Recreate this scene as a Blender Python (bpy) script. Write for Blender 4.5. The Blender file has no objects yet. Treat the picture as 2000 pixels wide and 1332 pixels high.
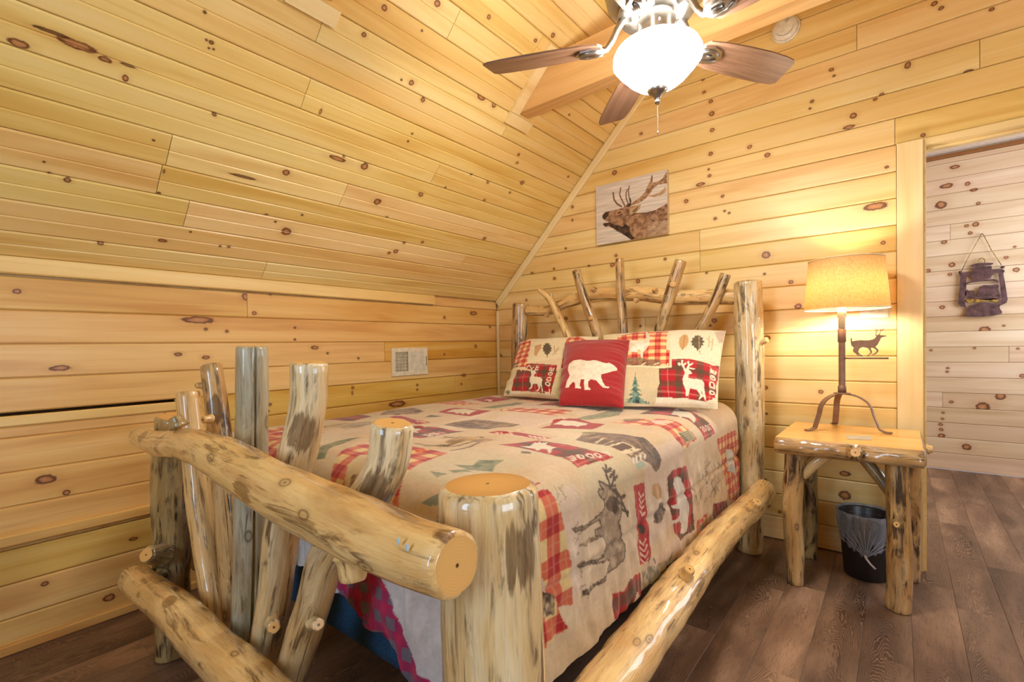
import bpy, bmesh, math, random
import numpy as np
from mathutils import Vector, Matrix, noise as mnoise

random.seed(7)
RNG = np.random.default_rng(11)
SC = bpy.context.scene
COL = SC.collection

# ------------------------------------------------------------------ camera
YAW, PIT, ROL = math.radians(-38.976), math.radians(-1.144), math.radians(-1.081)
FPX = 938.0
CAM = np.array([2.619, -3.044, 1.128])
CY0 = 666 + 29.13
_cy, _sy, _cp, _sp = math.cos(YAW), math.sin(YAW), math.cos(PIT), math.sin(PIT)
FW = np.array([_sy * _cp, _cy * _cp, _sp])
_r = np.array([_cy, -_sy, 0.0]); _u = np.cross(_r, FW)
RT = math.cos(ROL) * _r + math.sin(ROL) * _u
UP = -math.sin(ROL) * _r + math.cos(ROL) * _u
cam_d = bpy.data.cameras.new('camera')
cam_d.sensor_width = 36.0
cam_d.lens = FPX / 2000 * 36.0
cam_d.shift_y = 29.13 / 2000
cam_d.clip_start = 0.02
cam_o = bpy.data.objects.new('camera', cam_d)
COL.objects.link(cam_o)
cam_o.matrix_world = Matrix(((RT[0], UP[0], -FW[0], CAM[0]), (RT[1], UP[1], -FW[1], CAM[1]),
                             (RT[2], UP[2], -FW[2], CAM[2]), (0, 0, 0, 1)))
SC.camera = cam_o

# ------------------------------------------------------------------ world, window light, exposure
W = bpy.data.worlds.new('world'); SC.world = W
W.use_nodes = True
W.node_tree.nodes['Background'].inputs[0].default_value = (0.62, 0.78, 1.0, 1)
W.node_tree.nodes['Background'].inputs[1].default_value = 1.0
vs = SC.view_settings
vs.view_transform = 'Standard'; vs.look = 'None'; vs.exposure = 0.0; vs.gamma = 1.0
vs.use_curve_mapping = False
SC.cycles.caustics_reflective = False; SC.cycles.caustics_refractive = False
SC.cycles.max_bounces = 8
BOWL_STRENGTH = 80.0


def area_light(name, loc, rot, sx, sy, power, color):
    d = bpy.data.lights.new(name, 'AREA'); d.shape = 'RECTANGLE'; d.size = sx; d.size_y = sy
    d.energy = power; d.color = color
    o = bpy.data.objects.new(name, d); COL.objects.link(o)
    o.location = loc; o.rotation_euler = rot
    return o


# daylight entering by the bedroom windows (behind the camera) and the hall window
area_light('window_daylight', (1.80, -4.54, 1.55), (math.radians(90), 0, 0), 0.42, 1.3, 24, (0.55, 0.77, 1.0))
area_light('window_daylight', (4.22, -2.6, 1.30), (0, math.radians(90), 0), 1.1, 1.2, 34, (0.70, 0.85, 1.0))
area_light('hall_daylight', (4.2, 1.35, 1.6), (0, math.radians(90), 0), 1.4, 1.6, 44, (0.84, 0.91, 1.0))


# ------------------------------------------------------------------ helpers
def ray(x, y):
    return FW + RT * (x - 1000) / FPX - UP * (y - CY0) / FPX


def on_x(p, v):
    d = ray(*p); return CAM + d * (v - CAM[0]) / d[0]


def on_y(p, v):
    d = ray(*p); return CAM + d * (v - CAM[1]) / d[1]


def on_z(p, v):
    d = ray(*p); return CAM + d * (v - CAM[2]) / d[2]


def on_slope(p, off=1.5):
    d = ray(*p); n = np.array([1.0, 0, -1.0])
    return CAM + d * ((np.array([0, 0, off]) - CAM) @ n) / (d @ n)


def lin(c):
    return tuple(((v / 255) / 12.92 if v / 255 <= 0.04045 else ((v / 255 + 0.055) / 1.055) ** 2.4) for v in c)


def lin_np(a):
    return np.where(a <= 0.04045, a / 12.92, ((a + 0.055) / 1.055) ** 2.4)


def tag(o, label=None, cat=None, group=None, kind=None):
    if label: o['label'] = label
    if cat: o['category'] = cat
    if group: o['group'] = group
    if kind: o['kind'] = kind
    return o


def empty(name, loc=(0, 0, 0)):
    o = bpy.data.objects.new(name, None); COL.objects.link(o)
    o.location = loc; o.empty_display_size = 0.1
    return o


def link(name, me, parent=None, mats=()):
    for m in mats: me.materials.append(m)
    o = bpy.data.objects.new(name, me); COL.objects.link(o)
    if parent is not None:
        o.parent = parent
        o.matrix_parent_inverse = Matrix.Translation(parent.location).inverted() if parent.parent is None and parent.type == 'EMPTY' else Matrix.Identity(4)
    return o


class MB:
    """collects geometry in world space; build() links it as one mesh object"""

    def __init__(self):
        self.v = []; self.f = []; self.m = []; self.lc = []; self.sm = []

    def add(self, verts, faces, mat=0, lc=None, smooth=False):
        b = len(self.v)
        self.v += [tuple(p) for p in verts]
        self.lc += [tuple(p) for p in (lc if lc is not None else verts)]
        for f in faces:
            self.f.append(tuple(b + i for i in f)); self.m.append(mat); self.sm.append(smooth)
        return b

    def box(self, lo, hi, mat=0, bevel=0.0):
        x0, y0, z0 = lo; x1, y1, z1 = hi
        if bevel <= 0:
            vs_ = [(x, y, z) for z in (z0, z1) for y in (y0, y1) for x in (x0, x1)]
            self.add(vs_, [(0, 2, 3, 1), (4, 5, 7, 6), (0, 1, 5, 4), (2, 6, 7, 3), (0, 4, 6, 2), (1, 3, 7, 5)], mat)
        else:
            bm = bmesh.new()
            bmesh.ops.create_cube(bm, size=1.0)
            for v in bm.verts:
                v.co = Vector((x0 + (v.co.x + .5) * (x1 - x0), y0 + (v.co.y + .5) * (y1 - y0), z0 + (v.co.z + .5) * (z1 - z0)))
            bmesh.ops.bevel(bm, geom=list(bm.edges), offset=bevel, segments=2, affect='EDGES', profile=0.6)
            bm.verts.index_update()
            self.add([v.co[:] for v in bm.verts], [tuple(v.index for v in f.verts) for f in bm.faces], mat)
            bm.free()

    def lathe(self, prof, c=(0, 0, 0), n=32, mat=0, smooth=True, axis='z'):
        vs_, fs = [], []
        for (r, h) in prof:
            for i in range(n):
                a = 2 * math.pi * i / n
                q = (r * math.cos(a), r * math.sin(a), h)
                if axis == 'y': q = (q[0], -q[2], q[1])
                if axis == 'x': q = (q[2], q[0], q[1])
                vs_.append((c[0] + q[0], c[1] + q[1], c[2] + q[2]))
        for k in range(len(prof) - 1):
            for i in range(n):
                j = (i + 1) % n
                fs.append((k * n + i, k * n + j, (k + 1) * n + j, (k + 1) * n + i))
        fs.append(tuple(range(n - 1, -1, -1))); fs.append(tuple((len(prof) - 1) * n + i for i in range(n)))
        self.add(vs_, fs, mat, None, smooth)

    def tube(self, pts, r, n=8, mat=0, flat=None):
        pts = [Vector(p) for p in pts]
        vs_, fs = [], []
        t0 = (pts[1] - pts[0]).normalized()
        a = Vector((0, 0, 1)) if abs(t0.z) < 0.9 else Vector((1, 0, 0))
        nrm = t0.cross(a).normalized()
        for i, p in enumerate(pts):
            t = (pts[min(i + 1, len(pts) - 1)] - pts[max(i - 1, 0)]).normalized()
            nrm = (nrm - t * nrm.dot(t)).normalized(); bn = t.cross(nrm)
            rr = r[i] if isinstance(r, (list, tuple)) else r
            for k in range(n):
                an = 2 * math.pi * k / n
                vs_.append(tuple(p + nrm * math.cos(an) * rr + bn * math.sin(an) * rr))
        for i in range(len(pts) - 1):
            for k in range(n):
                fs.append((i * n + k, i * n + (k + 1) % n, (i + 1) * n + (k + 1) % n, (i + 1) * n + k))
        fs.append(tuple(range(n - 1, -1, -1))); fs.append(tuple((len(pts) - 1) * n + k for k in range(n)))
        self.add(vs_, fs, mat, None, True)

    def strap(self, pts, wdir, w, t, mat=0):
        """flat bar swept along pts; wdir = width direction"""
        pts = [Vector(p) for p in pts]; wd = Vector(wdir).normalized()
        vs_, fs = [], []
        for i, p in enumerate(pts):
            tg = (pts[min(i + 1, len(pts) - 1)] - pts[max(i - 1, 0)]).normalized()
            nn = tg.cross(wd).normalized()
            for (a, b) in ((-1, -1), (1, -1), (1, 1), (-1, 1)):
                vs_.append(tuple(p + wd * a * w / 2 + nn * b * t / 2))
        for i in range(len(pts) - 1):
            for k in range(4):
                fs.append((i * 4 + k, i * 4 + (k + 1) % 4, (i + 1) * 4 + (k + 1) % 4, (i + 1) * 4 + k))
        fs.append((3, 2, 1, 0)); e = (len(pts) - 1) * 4; fs.append((e, e + 1, e + 2, e + 3))
        self.add(vs_, fs, mat)

    def plate(self, poly, to3, nrm, t, mat=0):
        """polygon (2-D) extruded by thickness t along nrm"""
        n = len(poly)
        a = [np.array(to3(p)) for p in poly]
        nv = np.array(nrm) * t
        ar = sum(poly[i][0] * poly[(i + 1) % n][1] - poly[(i + 1) % n][0] * poly[i][1] for i in range(n))
        vs_ = [tuple(q) for q in a] + [tuple(q + nv) for q in a]
        fs = [tuple(range(n)), tuple(range(2 * n - 1, n - 1, -1))]
        fs += [(i, i + n, (i + 1) % n + n, (i + 1) % n) for i in range(n)]
        self.add(vs_, fs, mat)

    def build(self, name, mats, parent=None, fix=True):
        me = bpy.data.meshes.new(name)
        me.from_pydata(self.v, [], self.f)
        if not isinstance(mats, (list, tuple)): mats = [mats]
        me.polygons.foreach_set('material_index', self.m)
        me.polygons.foreach_set('use_smooth', self.sm)
        at = me.attributes.new('lc', 'FLOAT_VECTOR', 'POINT')
        at.data.foreach_set('vector', np.array(self.lc, dtype=np.float32).ravel())
        if fix:
            bm = bmesh.new(); bm.from_mesh(me)
            bmesh.ops.recalc_face_normals(bm, faces=bm.faces)
            bm.to_mesh(me); bm.free()
        me.update()
        return link(name, me, parent, mats)


# ------------------------------------------------------------------ node helper
class NT:
    def __init__(self, name):
        self.mat = bpy.data.materials.new(name); self.mat.use_nodes = True
        self.nt = self.mat.node_tree
        for n in list(self.nt.nodes): self.nt.nodes.remove(n)
        self.out = self.nt.nodes.new('ShaderNodeOutputMaterial')

    def n(self, typ, ins=None, **props):
        nd = self.nt.nodes.new('ShaderNode' + typ)
        for k, v in props.items(): setattr(nd, k, v)
        for k, v in (ins or {}).items(): self.set(nd, k, v)
        return nd

    def set(self, nd, k, v):
        s = nd.inputs[k]
        if isinstance(v, bpy.types.NodeSocket): self.nt.links.new(v, s)
        elif isinstance(v, bpy.types.Node): self.nt.links.new(v.outputs[0], s)
        else:
            if s.type == 'RGBA' and len(v) == 3: v = (*v, 1)
            s.default_value = v

    def math(self, op, a, b=0.0, c=0.0, clamp=False):
        return self.n('Math', {0: a, 1: b, 2: c}, operation=op, use_clamp=clamp).outputs[0]

    def vmath(self, op, a, b=(0, 0, 0)):
        nd = self.n('VectorMath', {0: a, 1: b}, operation=op)
        return nd.outputs[1] if op in ('LENGTH', 'DISTANCE', 'DOT_PRODUCT') else nd.outputs[0]

    def mix(self, f, a, b, blend='MIX'):
        nd = self.nt.nodes.new('ShaderNodeMix'); nd.data_type = 'RGBA'; nd.blend_type = blend
        nd.clamp_factor = True
        self.set(nd, 0, f); self.set(nd, 6, a); self.set(nd, 7, b)
        return nd.outputs[2]

    def ramp(self, f, stops, interp='LINEAR'):
        nd = self.nt.nodes.new('ShaderNodeValToRGB'); cr = nd.color_ramp; cr.interpolation = interp
        while len(cr.elements) < len(stops): cr.elements.new(0.5)
        for e, (p, c) in zip(cr.elements, stops):
            e.position = p; e.color = (*c, 1) if len(c) == 3 else c
        self.set(nd, 0, f)
        return nd.outputs[0]

    def rng(self, v, a, b, c=0.0, d=1.0):
        nd = self.n('MapRange', {0: v, 1: a, 2: b, 3: c, 4: d}); nd.clamp = True
        return nd.outputs[0]

    def noise(self, vec, scale, detail=3, rough=0.5, dist=0.0):
        return self.n('TexNoise', {'Vector': vec, 'Scale': scale, 'Detail': detail, 'Roughness': rough, 'Distortion': dist}).outputs[0]

    def principled(self, **kw):
        nd = self.nt.nodes.new('ShaderNodeBsdfPrincipled')
        names = {'color': 'Base Color', 'rough': 'Roughness', 'metal': 'Metallic', 'spec': 'Specular IOR Level', 'coat': 'Coat Weight',
                 'coatr': 'Coat Roughness', 'normal': 'Normal', 'sheen': 'Sheen Weight', 'emit': 'Emission Color', 'emits': 'Emission Strength',
                 'trans': 'Transmission Weight', 'alpha': 'Alpha'}
        for k, v in kw.items(): self.set(nd, names[k], v)
        self.nt.links.new(nd.outputs[0], self.out.inputs[0])
        return nd

    def bump(self, h, strength=0.3, dist=0.01):
        return self.n('Bump', {'Height': h, 'Strength': strength, 'Distance': dist}).outputs[0]


def simple(name, rgb, rough=0.5, metal=0.0, spec=0.5, nscale=40, namp=0.06):
    t = NT(name)
    co = t.n('TexCoord').outputs['Object']
    nz = t.noise(co, nscale, 3)
    c = t.mix(t.rng(nz, 0.3, 0.7, 0, 1), lin([v * (1 - namp) for v in rgb]), lin([min(255, v * (1 + namp)) for v in rgb]))
    t.principled(color=c, rough=rough, metal=metal, spec=spec, normal=t.bump(nz, 0.05, 0.002))
    return t.mat


NK = 6


VARIANT = {}


def pine(name, light, mid, dark, rough=0.36, var=0.15, knots=True, sat=1.0):
    """one board finish; boards with fewer knots use the same finish with fewer knot slots"""
    if not knots: return pine_slots(name, light, mid, dark, rough, var, 0, sat)
    ms = [(n, pine_slots('%s_%d_knots' % (name, n), light, mid, dark, rough, var, n, sat)) for n in (0, 1, 2, NK)]
    VARIANT[ms[-1][1].name] = ms
    return ms[-1][1]


def pine_slots(name, light, mid, dark, rough, var, slots, sat):
    t = NT(name)
    lc = t.n('Attribute', attribute_name='lc').outputs['Vector']
    rnd = t.n('ObjectInfo').outputs['Random']
    off = t.n('CombineXYZ', {0: t.math('MULTIPLY', rnd, 91.0), 1: t.math('MULTIPLY', rnd, 37.0), 2: t.math('MULTIPLY', rnd, 13.0)}).outputs[0]
    g = t.vmath('ADD', lc, off)
    # broad streaks, fine growth lines
    s1 = t.noise(t.vmath('MULTIPLY', g, (0.9, 11, 11)), 1.0, 3, 0.55, 0.6)
    s2 = t.noise(t.vmath('MULTIPLY', g, (1.6, 75, 40)), 1.0, 4, 0.6, 0.8)
    s3 = t.noise(t.vmath('MULTIPLY', g, (0.6, 3.5, 3.5)), 1.0, 2, 0.5, 0.3)
    col = t.ramp(t.rng(s1, 0.30, 0.72), [(0.0, light), (0.5, mid), (1.0, dark)])
    col = t.mix(t.math('MULTIPLY', t.rng(s2, 0.52, 0.75), 0.38), col, dark)
    col = t.mix(t.math('MULTIPLY', t.rng(s3, 0.5, 0.75), 0.35), col, t.n('RGB').outputs[0] if False else dark)
    # board to board variation
    r2 = t.n('TexWhiteNoise', {'W': t.math('MULTIPLY', rnd, 511.0)}, noise_dimensions='1D').outputs[0]
    br = t.rng(r2, 0, 1, 1 - var * 0.6, 1 + var * 0.4)
    hsv = t.n('HueSaturation', {'Hue': t.rng(rnd, 0, 1, 0.497, 0.511), 'Saturation': t.rng(r2, 0, 1, 1.08 * sat, 0.92 * sat), 'Value': br, 'Color': col})
    col = hsv.outputs[0]
    if slots:
        sx = t.n('SeparateXYZ', {0: lc})
        wob = t.noise(t.vmath('MULTIPLY', g, (55, 55, 1)), 1.0, 2, 0.6)
        for i in range(slots):
            a = t.n('Attribute', attribute_name='k%d' % i, attribute_type='OBJECT')
            ks = t.n('SeparateXYZ', {0: a.outputs['Vector']})
            el = t.math('MAXIMUM', a.outputs['Alpha'], 0.3)
            du = t.math('DIVIDE', t.math('SUBTRACT', sx.outputs[0], ks.outputs[0]), el)
            dv = t.math('SUBTRACT', sx.outputs[1], ks.outputs[1])
            d = t.math('SQRT', t.math('ADD', t.math('MULTIPLY', du, du), t.math('MULTIPLY', dv, dv)))
            d = t.math('DIVIDE', d, t.math('MAXIMUM', ks.outputs[2], 0.00002))
            d = t.math('ADD', d, t.math('MULTIPLY', t.math('SUBTRACT', wob, 0.5), 0.75))
            halo = t.rng(d, 2.6, 0.9, 0.0, 0.30)
            core = t.rng(d, 1.18, 0.92, 0.0, 1.0)
            kc = t.ramp(t.math('MULTIPLY', d, 0.8), [(0.0, lin((196, 138, 88))), (0.40, lin((180, 118, 70))), (0.58, lin((104, 52, 26))), (0.74, lin((84, 36, 18))), (0.92, lin((150, 92, 48)))])
            small = t.rng(ks.outputs[2], 0.010, 0.006, 0.0, 0.75)
            kc = t.mix(small, kc, lin((70, 36, 18)))
            col = t.mix(halo, col, t.mix(0.55, dark, lin((176, 104, 48))))
            col = t.mix(t.math('MULTIPLY', core, 0.9), col, kc)
    t.principled(color=col, rough=t.rng(s2, 0.2, 0.8, rough - 0.05, rough + 0.08), spec=0.42, normal=t.bump(s2, 0.06, 0.004))
    return t.mat


def log_mat(name, base, pale, dark, stain, amt_dark=0.5, amt_pale=0.5, rough=0.26, th=0.53):
    t = NT(name)
    lc = t.n('Attribute', attribute_name='lc').outputs['Vector']
    rnd = t.n('ObjectInfo').outputs['Random']
    off = t.n('CombineXYZ', {0: t.math('MULTIPLY', rnd, 63.0), 1: t.math('MULTIPLY', rnd, 17.0), 2: t.math('MULTIPLY', rnd, 29.0)}).outputs[0]
    g = t.vmath('ADD', lc, off)
    a = t.noise(t.vmath('MULTIPLY', g, (2.4, 18, 18)), 1.0, 4, 0.55, 0.8)
    b = t.noise(t.vmath('MULTIPLY', g, (2.8, 34, 34)), 1.0, 6, 0.66, 1.4)
    c = t.noise(t.vmath('MULTIPLY', g, (8, 190, 190)), 1.0, 4, 0.62, 0.6)
    d = t.noise(t.vmath('MULTIPLY', g, (2.2, 12, 12)), 1.0, 4, 0.55, 0.7)
    e = t.noise(t.vmath('MULTIPLY', g, (7, 20, 20)), 1.0, 4, 0.62, 1.0)
    k = t.noise(t.vmath('MULTIPLY', g, (1.6, 70, 70)), 1.0, 2, 0.5, 0.5)
    v = t.n('TexVoronoi', {'Vector': t.vmath('MULTIPLY', g, (7, 13, 13)), 'Scale': 1.0, 'Randomness': 1.0}).outputs['Distance']
    col = t.mix(t.math('MULTIPLY', t.rng(a, 0.42, 0.60), amt_pale), base, pale)
    col = t.mix(t.math('MULTIPLY', t.rng(d, 0.50, 0.66), 0.6), col, stain)
    col = t.mix(t.math('MULTIPLY', t.rng(c, 0.48, 0.70), 0.40), col, stain)
    col = t.mix(t.math('MULTIPLY', t.math('MULTIPLY', t.rng(b, th, th + 0.10), t.rng(e, 0.44, 0.58)), amt_dark), col, dark)
    col = t.mix(t.math('MULTIPLY', t.rng(k, 0.70, 0.74), 0.7 * amt_dark), col, dark)
    ring = t.math('SINE', t.math('MULTIPLY', v, 70.0))
    col = t.mix(t.math('MULTIPLY', t.rng(v, 0.20, 0.12), t.rng(ring, -1, 1, 0.25, 0.7)), col, dark)
    # bark and stain patches at marked places: p0..p2 = (u, y, z, radius)
    for i in range(3):
        at = t.n('Attribute', attribute_name='p%d' % i, attribute_type='OBJECT')
        df = t.vmath('MULTIPLY', t.vmath('SUBTRACT', lc, at.outputs['Vector']), (0.62, 1, 1))
        q = t.math('DIVIDE', t.vmath('LENGTH', df), t.math('MAXIMUM', at.outputs['Alpha'], 1e-5))
        q = t.math('ADD', q, t.math('MULTIPLY', t.math('SUBTRACT', b, 0.5), 2.4))
        m = t.rng(q, 1.05, 0.85)
        col = t.mix(t.math('MULTIPLY', m, 0.8), col, t.mix(t.rng(c, .35, .65), t.mix(.5, dark, stain), dark))
    h = t.math('ADD', t.math('MULTIPLY', b, 0.8), t.math('MULTIPLY', c, 0.3))
    t.principled(color=col, rough=t.rng(b, .3, .7, rough - .06, rough + .14), spec=0.5, coat=0.9, coatr=0.07, normal=t.bump(h, 0.34, 0.012))
    return t.mat


def end_mat(name, light, dark):
    t = NT(name)
    lc = t.n('Attribute', attribute_name='lc').outputs['Vector']
    s = t.n('SeparateXYZ', {0: lc})
    wob = t.noise(t.vmath('MULTIPLY', lc, (0, 30, 30)), 1.0, 3)
    r = t.math('SQRT', t.math('ADD', t.math('MULTIPLY', s.outputs[1], s.outputs[1]), t.math('MULTIPLY', s.outputs[2], s.outputs[2])))
    rr = t.math('ADD', r, t.math('MULTIPLY', wob, 0.012))
    w = t.math('SINE', t.math('MULTIPLY', rr, 1500.0))
    col = t.mix(t.rng(w, -1, 1, 0, 0.16), light, dark)
    col = t.mix(t.math('MULTIPLY', t.rng(r, 0.03, 0.07), 0.45), col, dark)
    col = t.mix(t.rng(r, 0.004, 0.002), col, lin((70, 40, 20)))
    t.principled(color=col, rough=0.32, spec=0.5)
    return t.mat


def metal(name, rgb, rough=0.3, m=1.0):
    t = NT(name)
    co = t.n('TexCoord').outputs['Object']
    nz = t.noise(t.vmath('MULTIPLY', co, (30, 30, 260)), 1.0, 3)
    t.principled(color=t.mix(nz, lin([v * .93 for v in rgb]), lin([min(255, v * 1.05) for v in rgb])), rough=t.rng(nz, .2, .8, rough - .05, rough + .08), metal=m)
    return t.mat


# pine families: honey room boards, ceiling boards, paler hall boards
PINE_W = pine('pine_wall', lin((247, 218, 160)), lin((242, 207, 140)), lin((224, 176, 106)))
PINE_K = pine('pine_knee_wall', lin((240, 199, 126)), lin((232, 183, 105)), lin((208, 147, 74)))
PINE_C = pine('pine_ceiling', lin((248, 218, 156)), lin((243, 207, 136)), lin((224, 176, 102)), rough=0.32)
PINE_H = pine('pine_hall', lin((236, 210, 182)), lin((228, 198, 166)), lin((206, 170, 136)), rough=0.45)
PINE_T = pine('pine_trim', lin((246, 222, 168)), lin((242, 214, 150)), lin((228, 190, 122)), var=0.08, knots=False)
BEAM = pine('fir_beam', lin((232, 186, 120)), lin((222, 168, 98)), lin((196, 136, 72)), var=0.05, knots=False)
LOG = log_mat('peeled_log', lin((230, 186, 118)), lin((243, 213, 152)), lin((88, 52, 24)), lin((190, 136, 76)), 0.80, 0.62, th=.49)
LOG_P = log_mat('pale_peeled_log', lin((222, 190, 134)), lin((236, 220, 182)), lin((74, 52, 32)), lin((158, 124, 80)), 0.88, 0.85, th=.495)
LOG_D = log_mat('dark_streaked_log', lin((166, 136, 84)), lin((190, 172, 124)), lin((46, 32, 18)), lin((106, 80, 46)), 0.97, 0.5, th=.45)
LOG_S = log_mat('streaked_log', lin((196, 150, 90)), lin((216, 186, 134)), lin((52, 34, 18)), lin((140, 98, 54)), 0.97, 0.7, th=.455)
LOG_W = log_mat('weathered_log', lin((158, 150, 122)), lin((192, 194, 176)), lin((60, 44, 30)), lin((140, 108, 70)), 0.7, 0.8, th=.52)
END = end_mat('log_end_grain', lin((228, 178, 106)), lin((188, 128, 64)))
NICKEL = metal('brushed_nickel', (168, 163, 156), 0.30)
BRONZE = simple('bronze_paint', (136, 104, 84), 0.48, 0.25)
WHITE = simple('white_enamel', (232, 224, 208), 0.4)
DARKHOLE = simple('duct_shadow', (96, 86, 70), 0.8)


def floor_mat():
    t = NT('vinyl_plank')
    lc = t.n('Attribute', attribute_name='lc').outputs['Vector']
    rnd = t.n('ObjectInfo').outputs['Random']
    off = t.n('CombineXYZ', {0: t.math('MULTIPLY', rnd, 71.0), 1: t.math('MULTIPLY', rnd, 23.0), 2: 0.0}).outputs[0]
    g = t.vmath('ADD', lc, off)
    sv = t.n('SeparateXYZ', {0: lc})
    warp = t.noise(t.vmath('MULTIPLY', g, (2.2, 9, 1)), 1.0, 3, 0.5, 0.2)
    vq = t.math('MULTIPLY', t.math('SUBTRACT', sv.outputs[1], 0.074), 1.0)
    para = t.math('MULTIPLY', t.math('MULTIPLY', vq, vq), 42.0)
    ph = t.math('ADD', t.math('ADD', t.math('MULTIPLY', sv.outputs[0], t.rng(rnd, 0, 1, 0.35, 1.0)), para), t.math('MULTIPLY', warp, 0.55))
    fine = t.noise(t.vmath('MULTIPLY', g, (20, 130, 1)), 1.0, 4, 0.65, 0.6)
    wv = t.math('SINE', t.math('ADD', t.math('MULTIPLY', ph, 330.0), t.math('MULTIPLY', fine, 3.0)))
    big = t.noise(t.vmath('MULTIPLY', g, (1.6, 6, 1)), 1.0, 3, 0.55, 0.4)
    col = t.ramp(big, [(0.30, lin((76, 55, 43))), (0.5, lin((116, 87, 68))), (0.70, lin((162, 128, 102)))])
    msk = t.math('MULTIPLY', t.rng(wv, 0.35, 1.0), t.rng(t.noise(t.vmath('MULTIPLY', g, (1.2, 4, 1)), 1.0, 2), 0.42, 0.6, 0.08, 0.45))
    col = t.mix(msk, col, lin((196, 162, 130)))
    col = t.mix(t.math('MULTIPLY', t.rng(fine, 0.5, 0.75), 0.5), col, lin((78, 50, 36)))
    br = t.n('TexWhiteNoise', {'W': t.math('MULTIPLY', rnd, 331.0)}, noise_dimensions='1D').outputs[0]
    col = t.n('HueSaturation', {'Hue': 0.5, 'Saturation': 1.0, 'Value': t.rng(br, 0, 1, 0.72, 1.18), 'Color': col}).outputs[0]
    t.principled(color=col, rough=t.rng(fine, 0.2, 0.8, 0.36, 0.5), spec=0.45, normal=t.bump(fine, 0.12, 0.003))
    return t.mat


FLOOR = floor_mat()


# ------------------------------------------------------------------ planks
def plank(parent, O, U, V, N, u0, u1, v0, v1, mat, sl0=(0, 0), sl1=(0, 0), t=0.018, bev=0.0055, bead=False, gap=0.0011, name='plank', knots=()):
    """board on a plane: u along the board, v across; sl0/sl1 = extra u at the (bottom, top) of each end"""
    O, U, V, N = (np.array(q, float) for q in (O, U, V, N))
    a, b = v0 + gap, v1 - gap
    sec = [(a, -t), (a, -bev), (a + bev, 0)]
    if bead:
        m = (a + b) / 2
        sec += [(m - bev * .8, 0), (m, -bev * .7), (m + bev * .8, 0)]
    sec += [(b - bev, 0), (b, -bev), (b, -t)]
    n = len(sec)
    vs_, lc = [], []
    for e in (0, 1):
        for (v, d) in sec:
            f = (v - v0) / (v1 - v0)
            u = (u0 + gap + sl0[0] * (1 - f) + sl0[1] * f) if e == 0 else (u1 - gap + sl1[0] * (1 - f) + sl1[1] * f)
            vs_.append(O + U * u + V * v + N * d); lc.append((u, v - v0, d))
    mb = MB()
    fs = [(i, (i + 1) % n, (i + 1) % n + n, i + n) for i in range(n)] + [tuple(range(n - 1, -1, -1)), tuple(range(n, 2 * n))]
    mb.add(vs_, fs, 0, lc)
    if mat.name in VARIANT: mat = next(m for n_, m in VARIANT[mat.name] if n_ >= min(len(knots), NK))
    o = mb.build(name, mat, parent)
    for i, k in enumerate(knots[:NK]):
        o['k%d' % i] = [float(k[0]), float(k[1] - v0), float(k[2]), float(k[3])]
    return o


def slab(name, lo, hi, mat, parent=None):
    mb = MB(); mb.box(lo, hi)
    return mb.build(name, mat, parent)


XR = 2.15            # ridge line
ZR = 1.5 + XR        # ridge height
YB = -4.6            # wall behind the camera
S = 0.13             # board cover width
Z0 = 0.0023


def knot_list(src, fn):
    """(px, py, radius px[, elongation]) -> (u, v, radius m, elongation)"""
    out = []
    for k in src:
        P, u, v = fn((k[0], k[1]))
        dist = (P - CAM) @ FW
        out.append((u, v, k[2] * dist / FPX * 0.72, k[3] if len(k) > 3 else 1.15))
    return out


KN_BACK = knot_list([(1200, 337, 6), (1252, 261, 4), (1118, 430, 3), (1118, 404, 4), (1388, 198, 5), (1390, 222, 6), (1391, 254, 5), (1388, 300, 5),
    (1384, 331, 3), (1386, 343, 4), (1368, 360, 5, 2.4), (1340, 393, 5), (1375, 180, 4), (1373, 155, 4), (1464, 287, 5), (1499, 303, 6), (1624, 136, 5),
    (1629, 148, 3), (1667, 226, 7), (1658, 248, 5, 2.6), (1773, 127, 9, .8), (1709, 194, 4), (1722, 185, 5), (1586, 198, 4), (1582, 212, 3), (1623, 220, 5),
    (1825, 7, 6), (1838, 16, 5), (1937, 18, 5), (1935, 45, 6), (1891, 140, 5, 2.2), (1803, 264, 5), (1732, 326, 4), (1397, 427, 4), (1415, 412, 3), (1424, 416, 3),
    (1411, 383, 4), (1496, 498, 9), (1725, 474, 5), (1710, 403, 10, 2.6), (1545, 551, 5), (1559, 598, 7), (1498, 660, 7), (1495, 757, 5), (1603, 765, 5),
    (1497, 808, 3), (1650, 967, 12), (1650, 925, 7, 1.8), (1494, 938, 5), (1500, 988, 5), (1523, 1000, 4), (1105, 485, 3), (1039, 534, 4), (1083, 544, 4),
    (1082, 525, 3), (1150, 519, 3), (1246, 549, 5), (1203, 499, 4), (1299, 506, 4), (1028, 586, 3), (1105, 622, 5), (1080, 648, 4), (1302, 602, 3), (1251, 637, 3),
    (1395, 626, 6), (977, 695, 5), (1387, 636, 3), (1196, 517, 6), (1493, 535, 3), (1380, 533, 3)],
    lambda p: (lambda P: (P, P[0], P[2]))(on_y(p, 0.0)))
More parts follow.
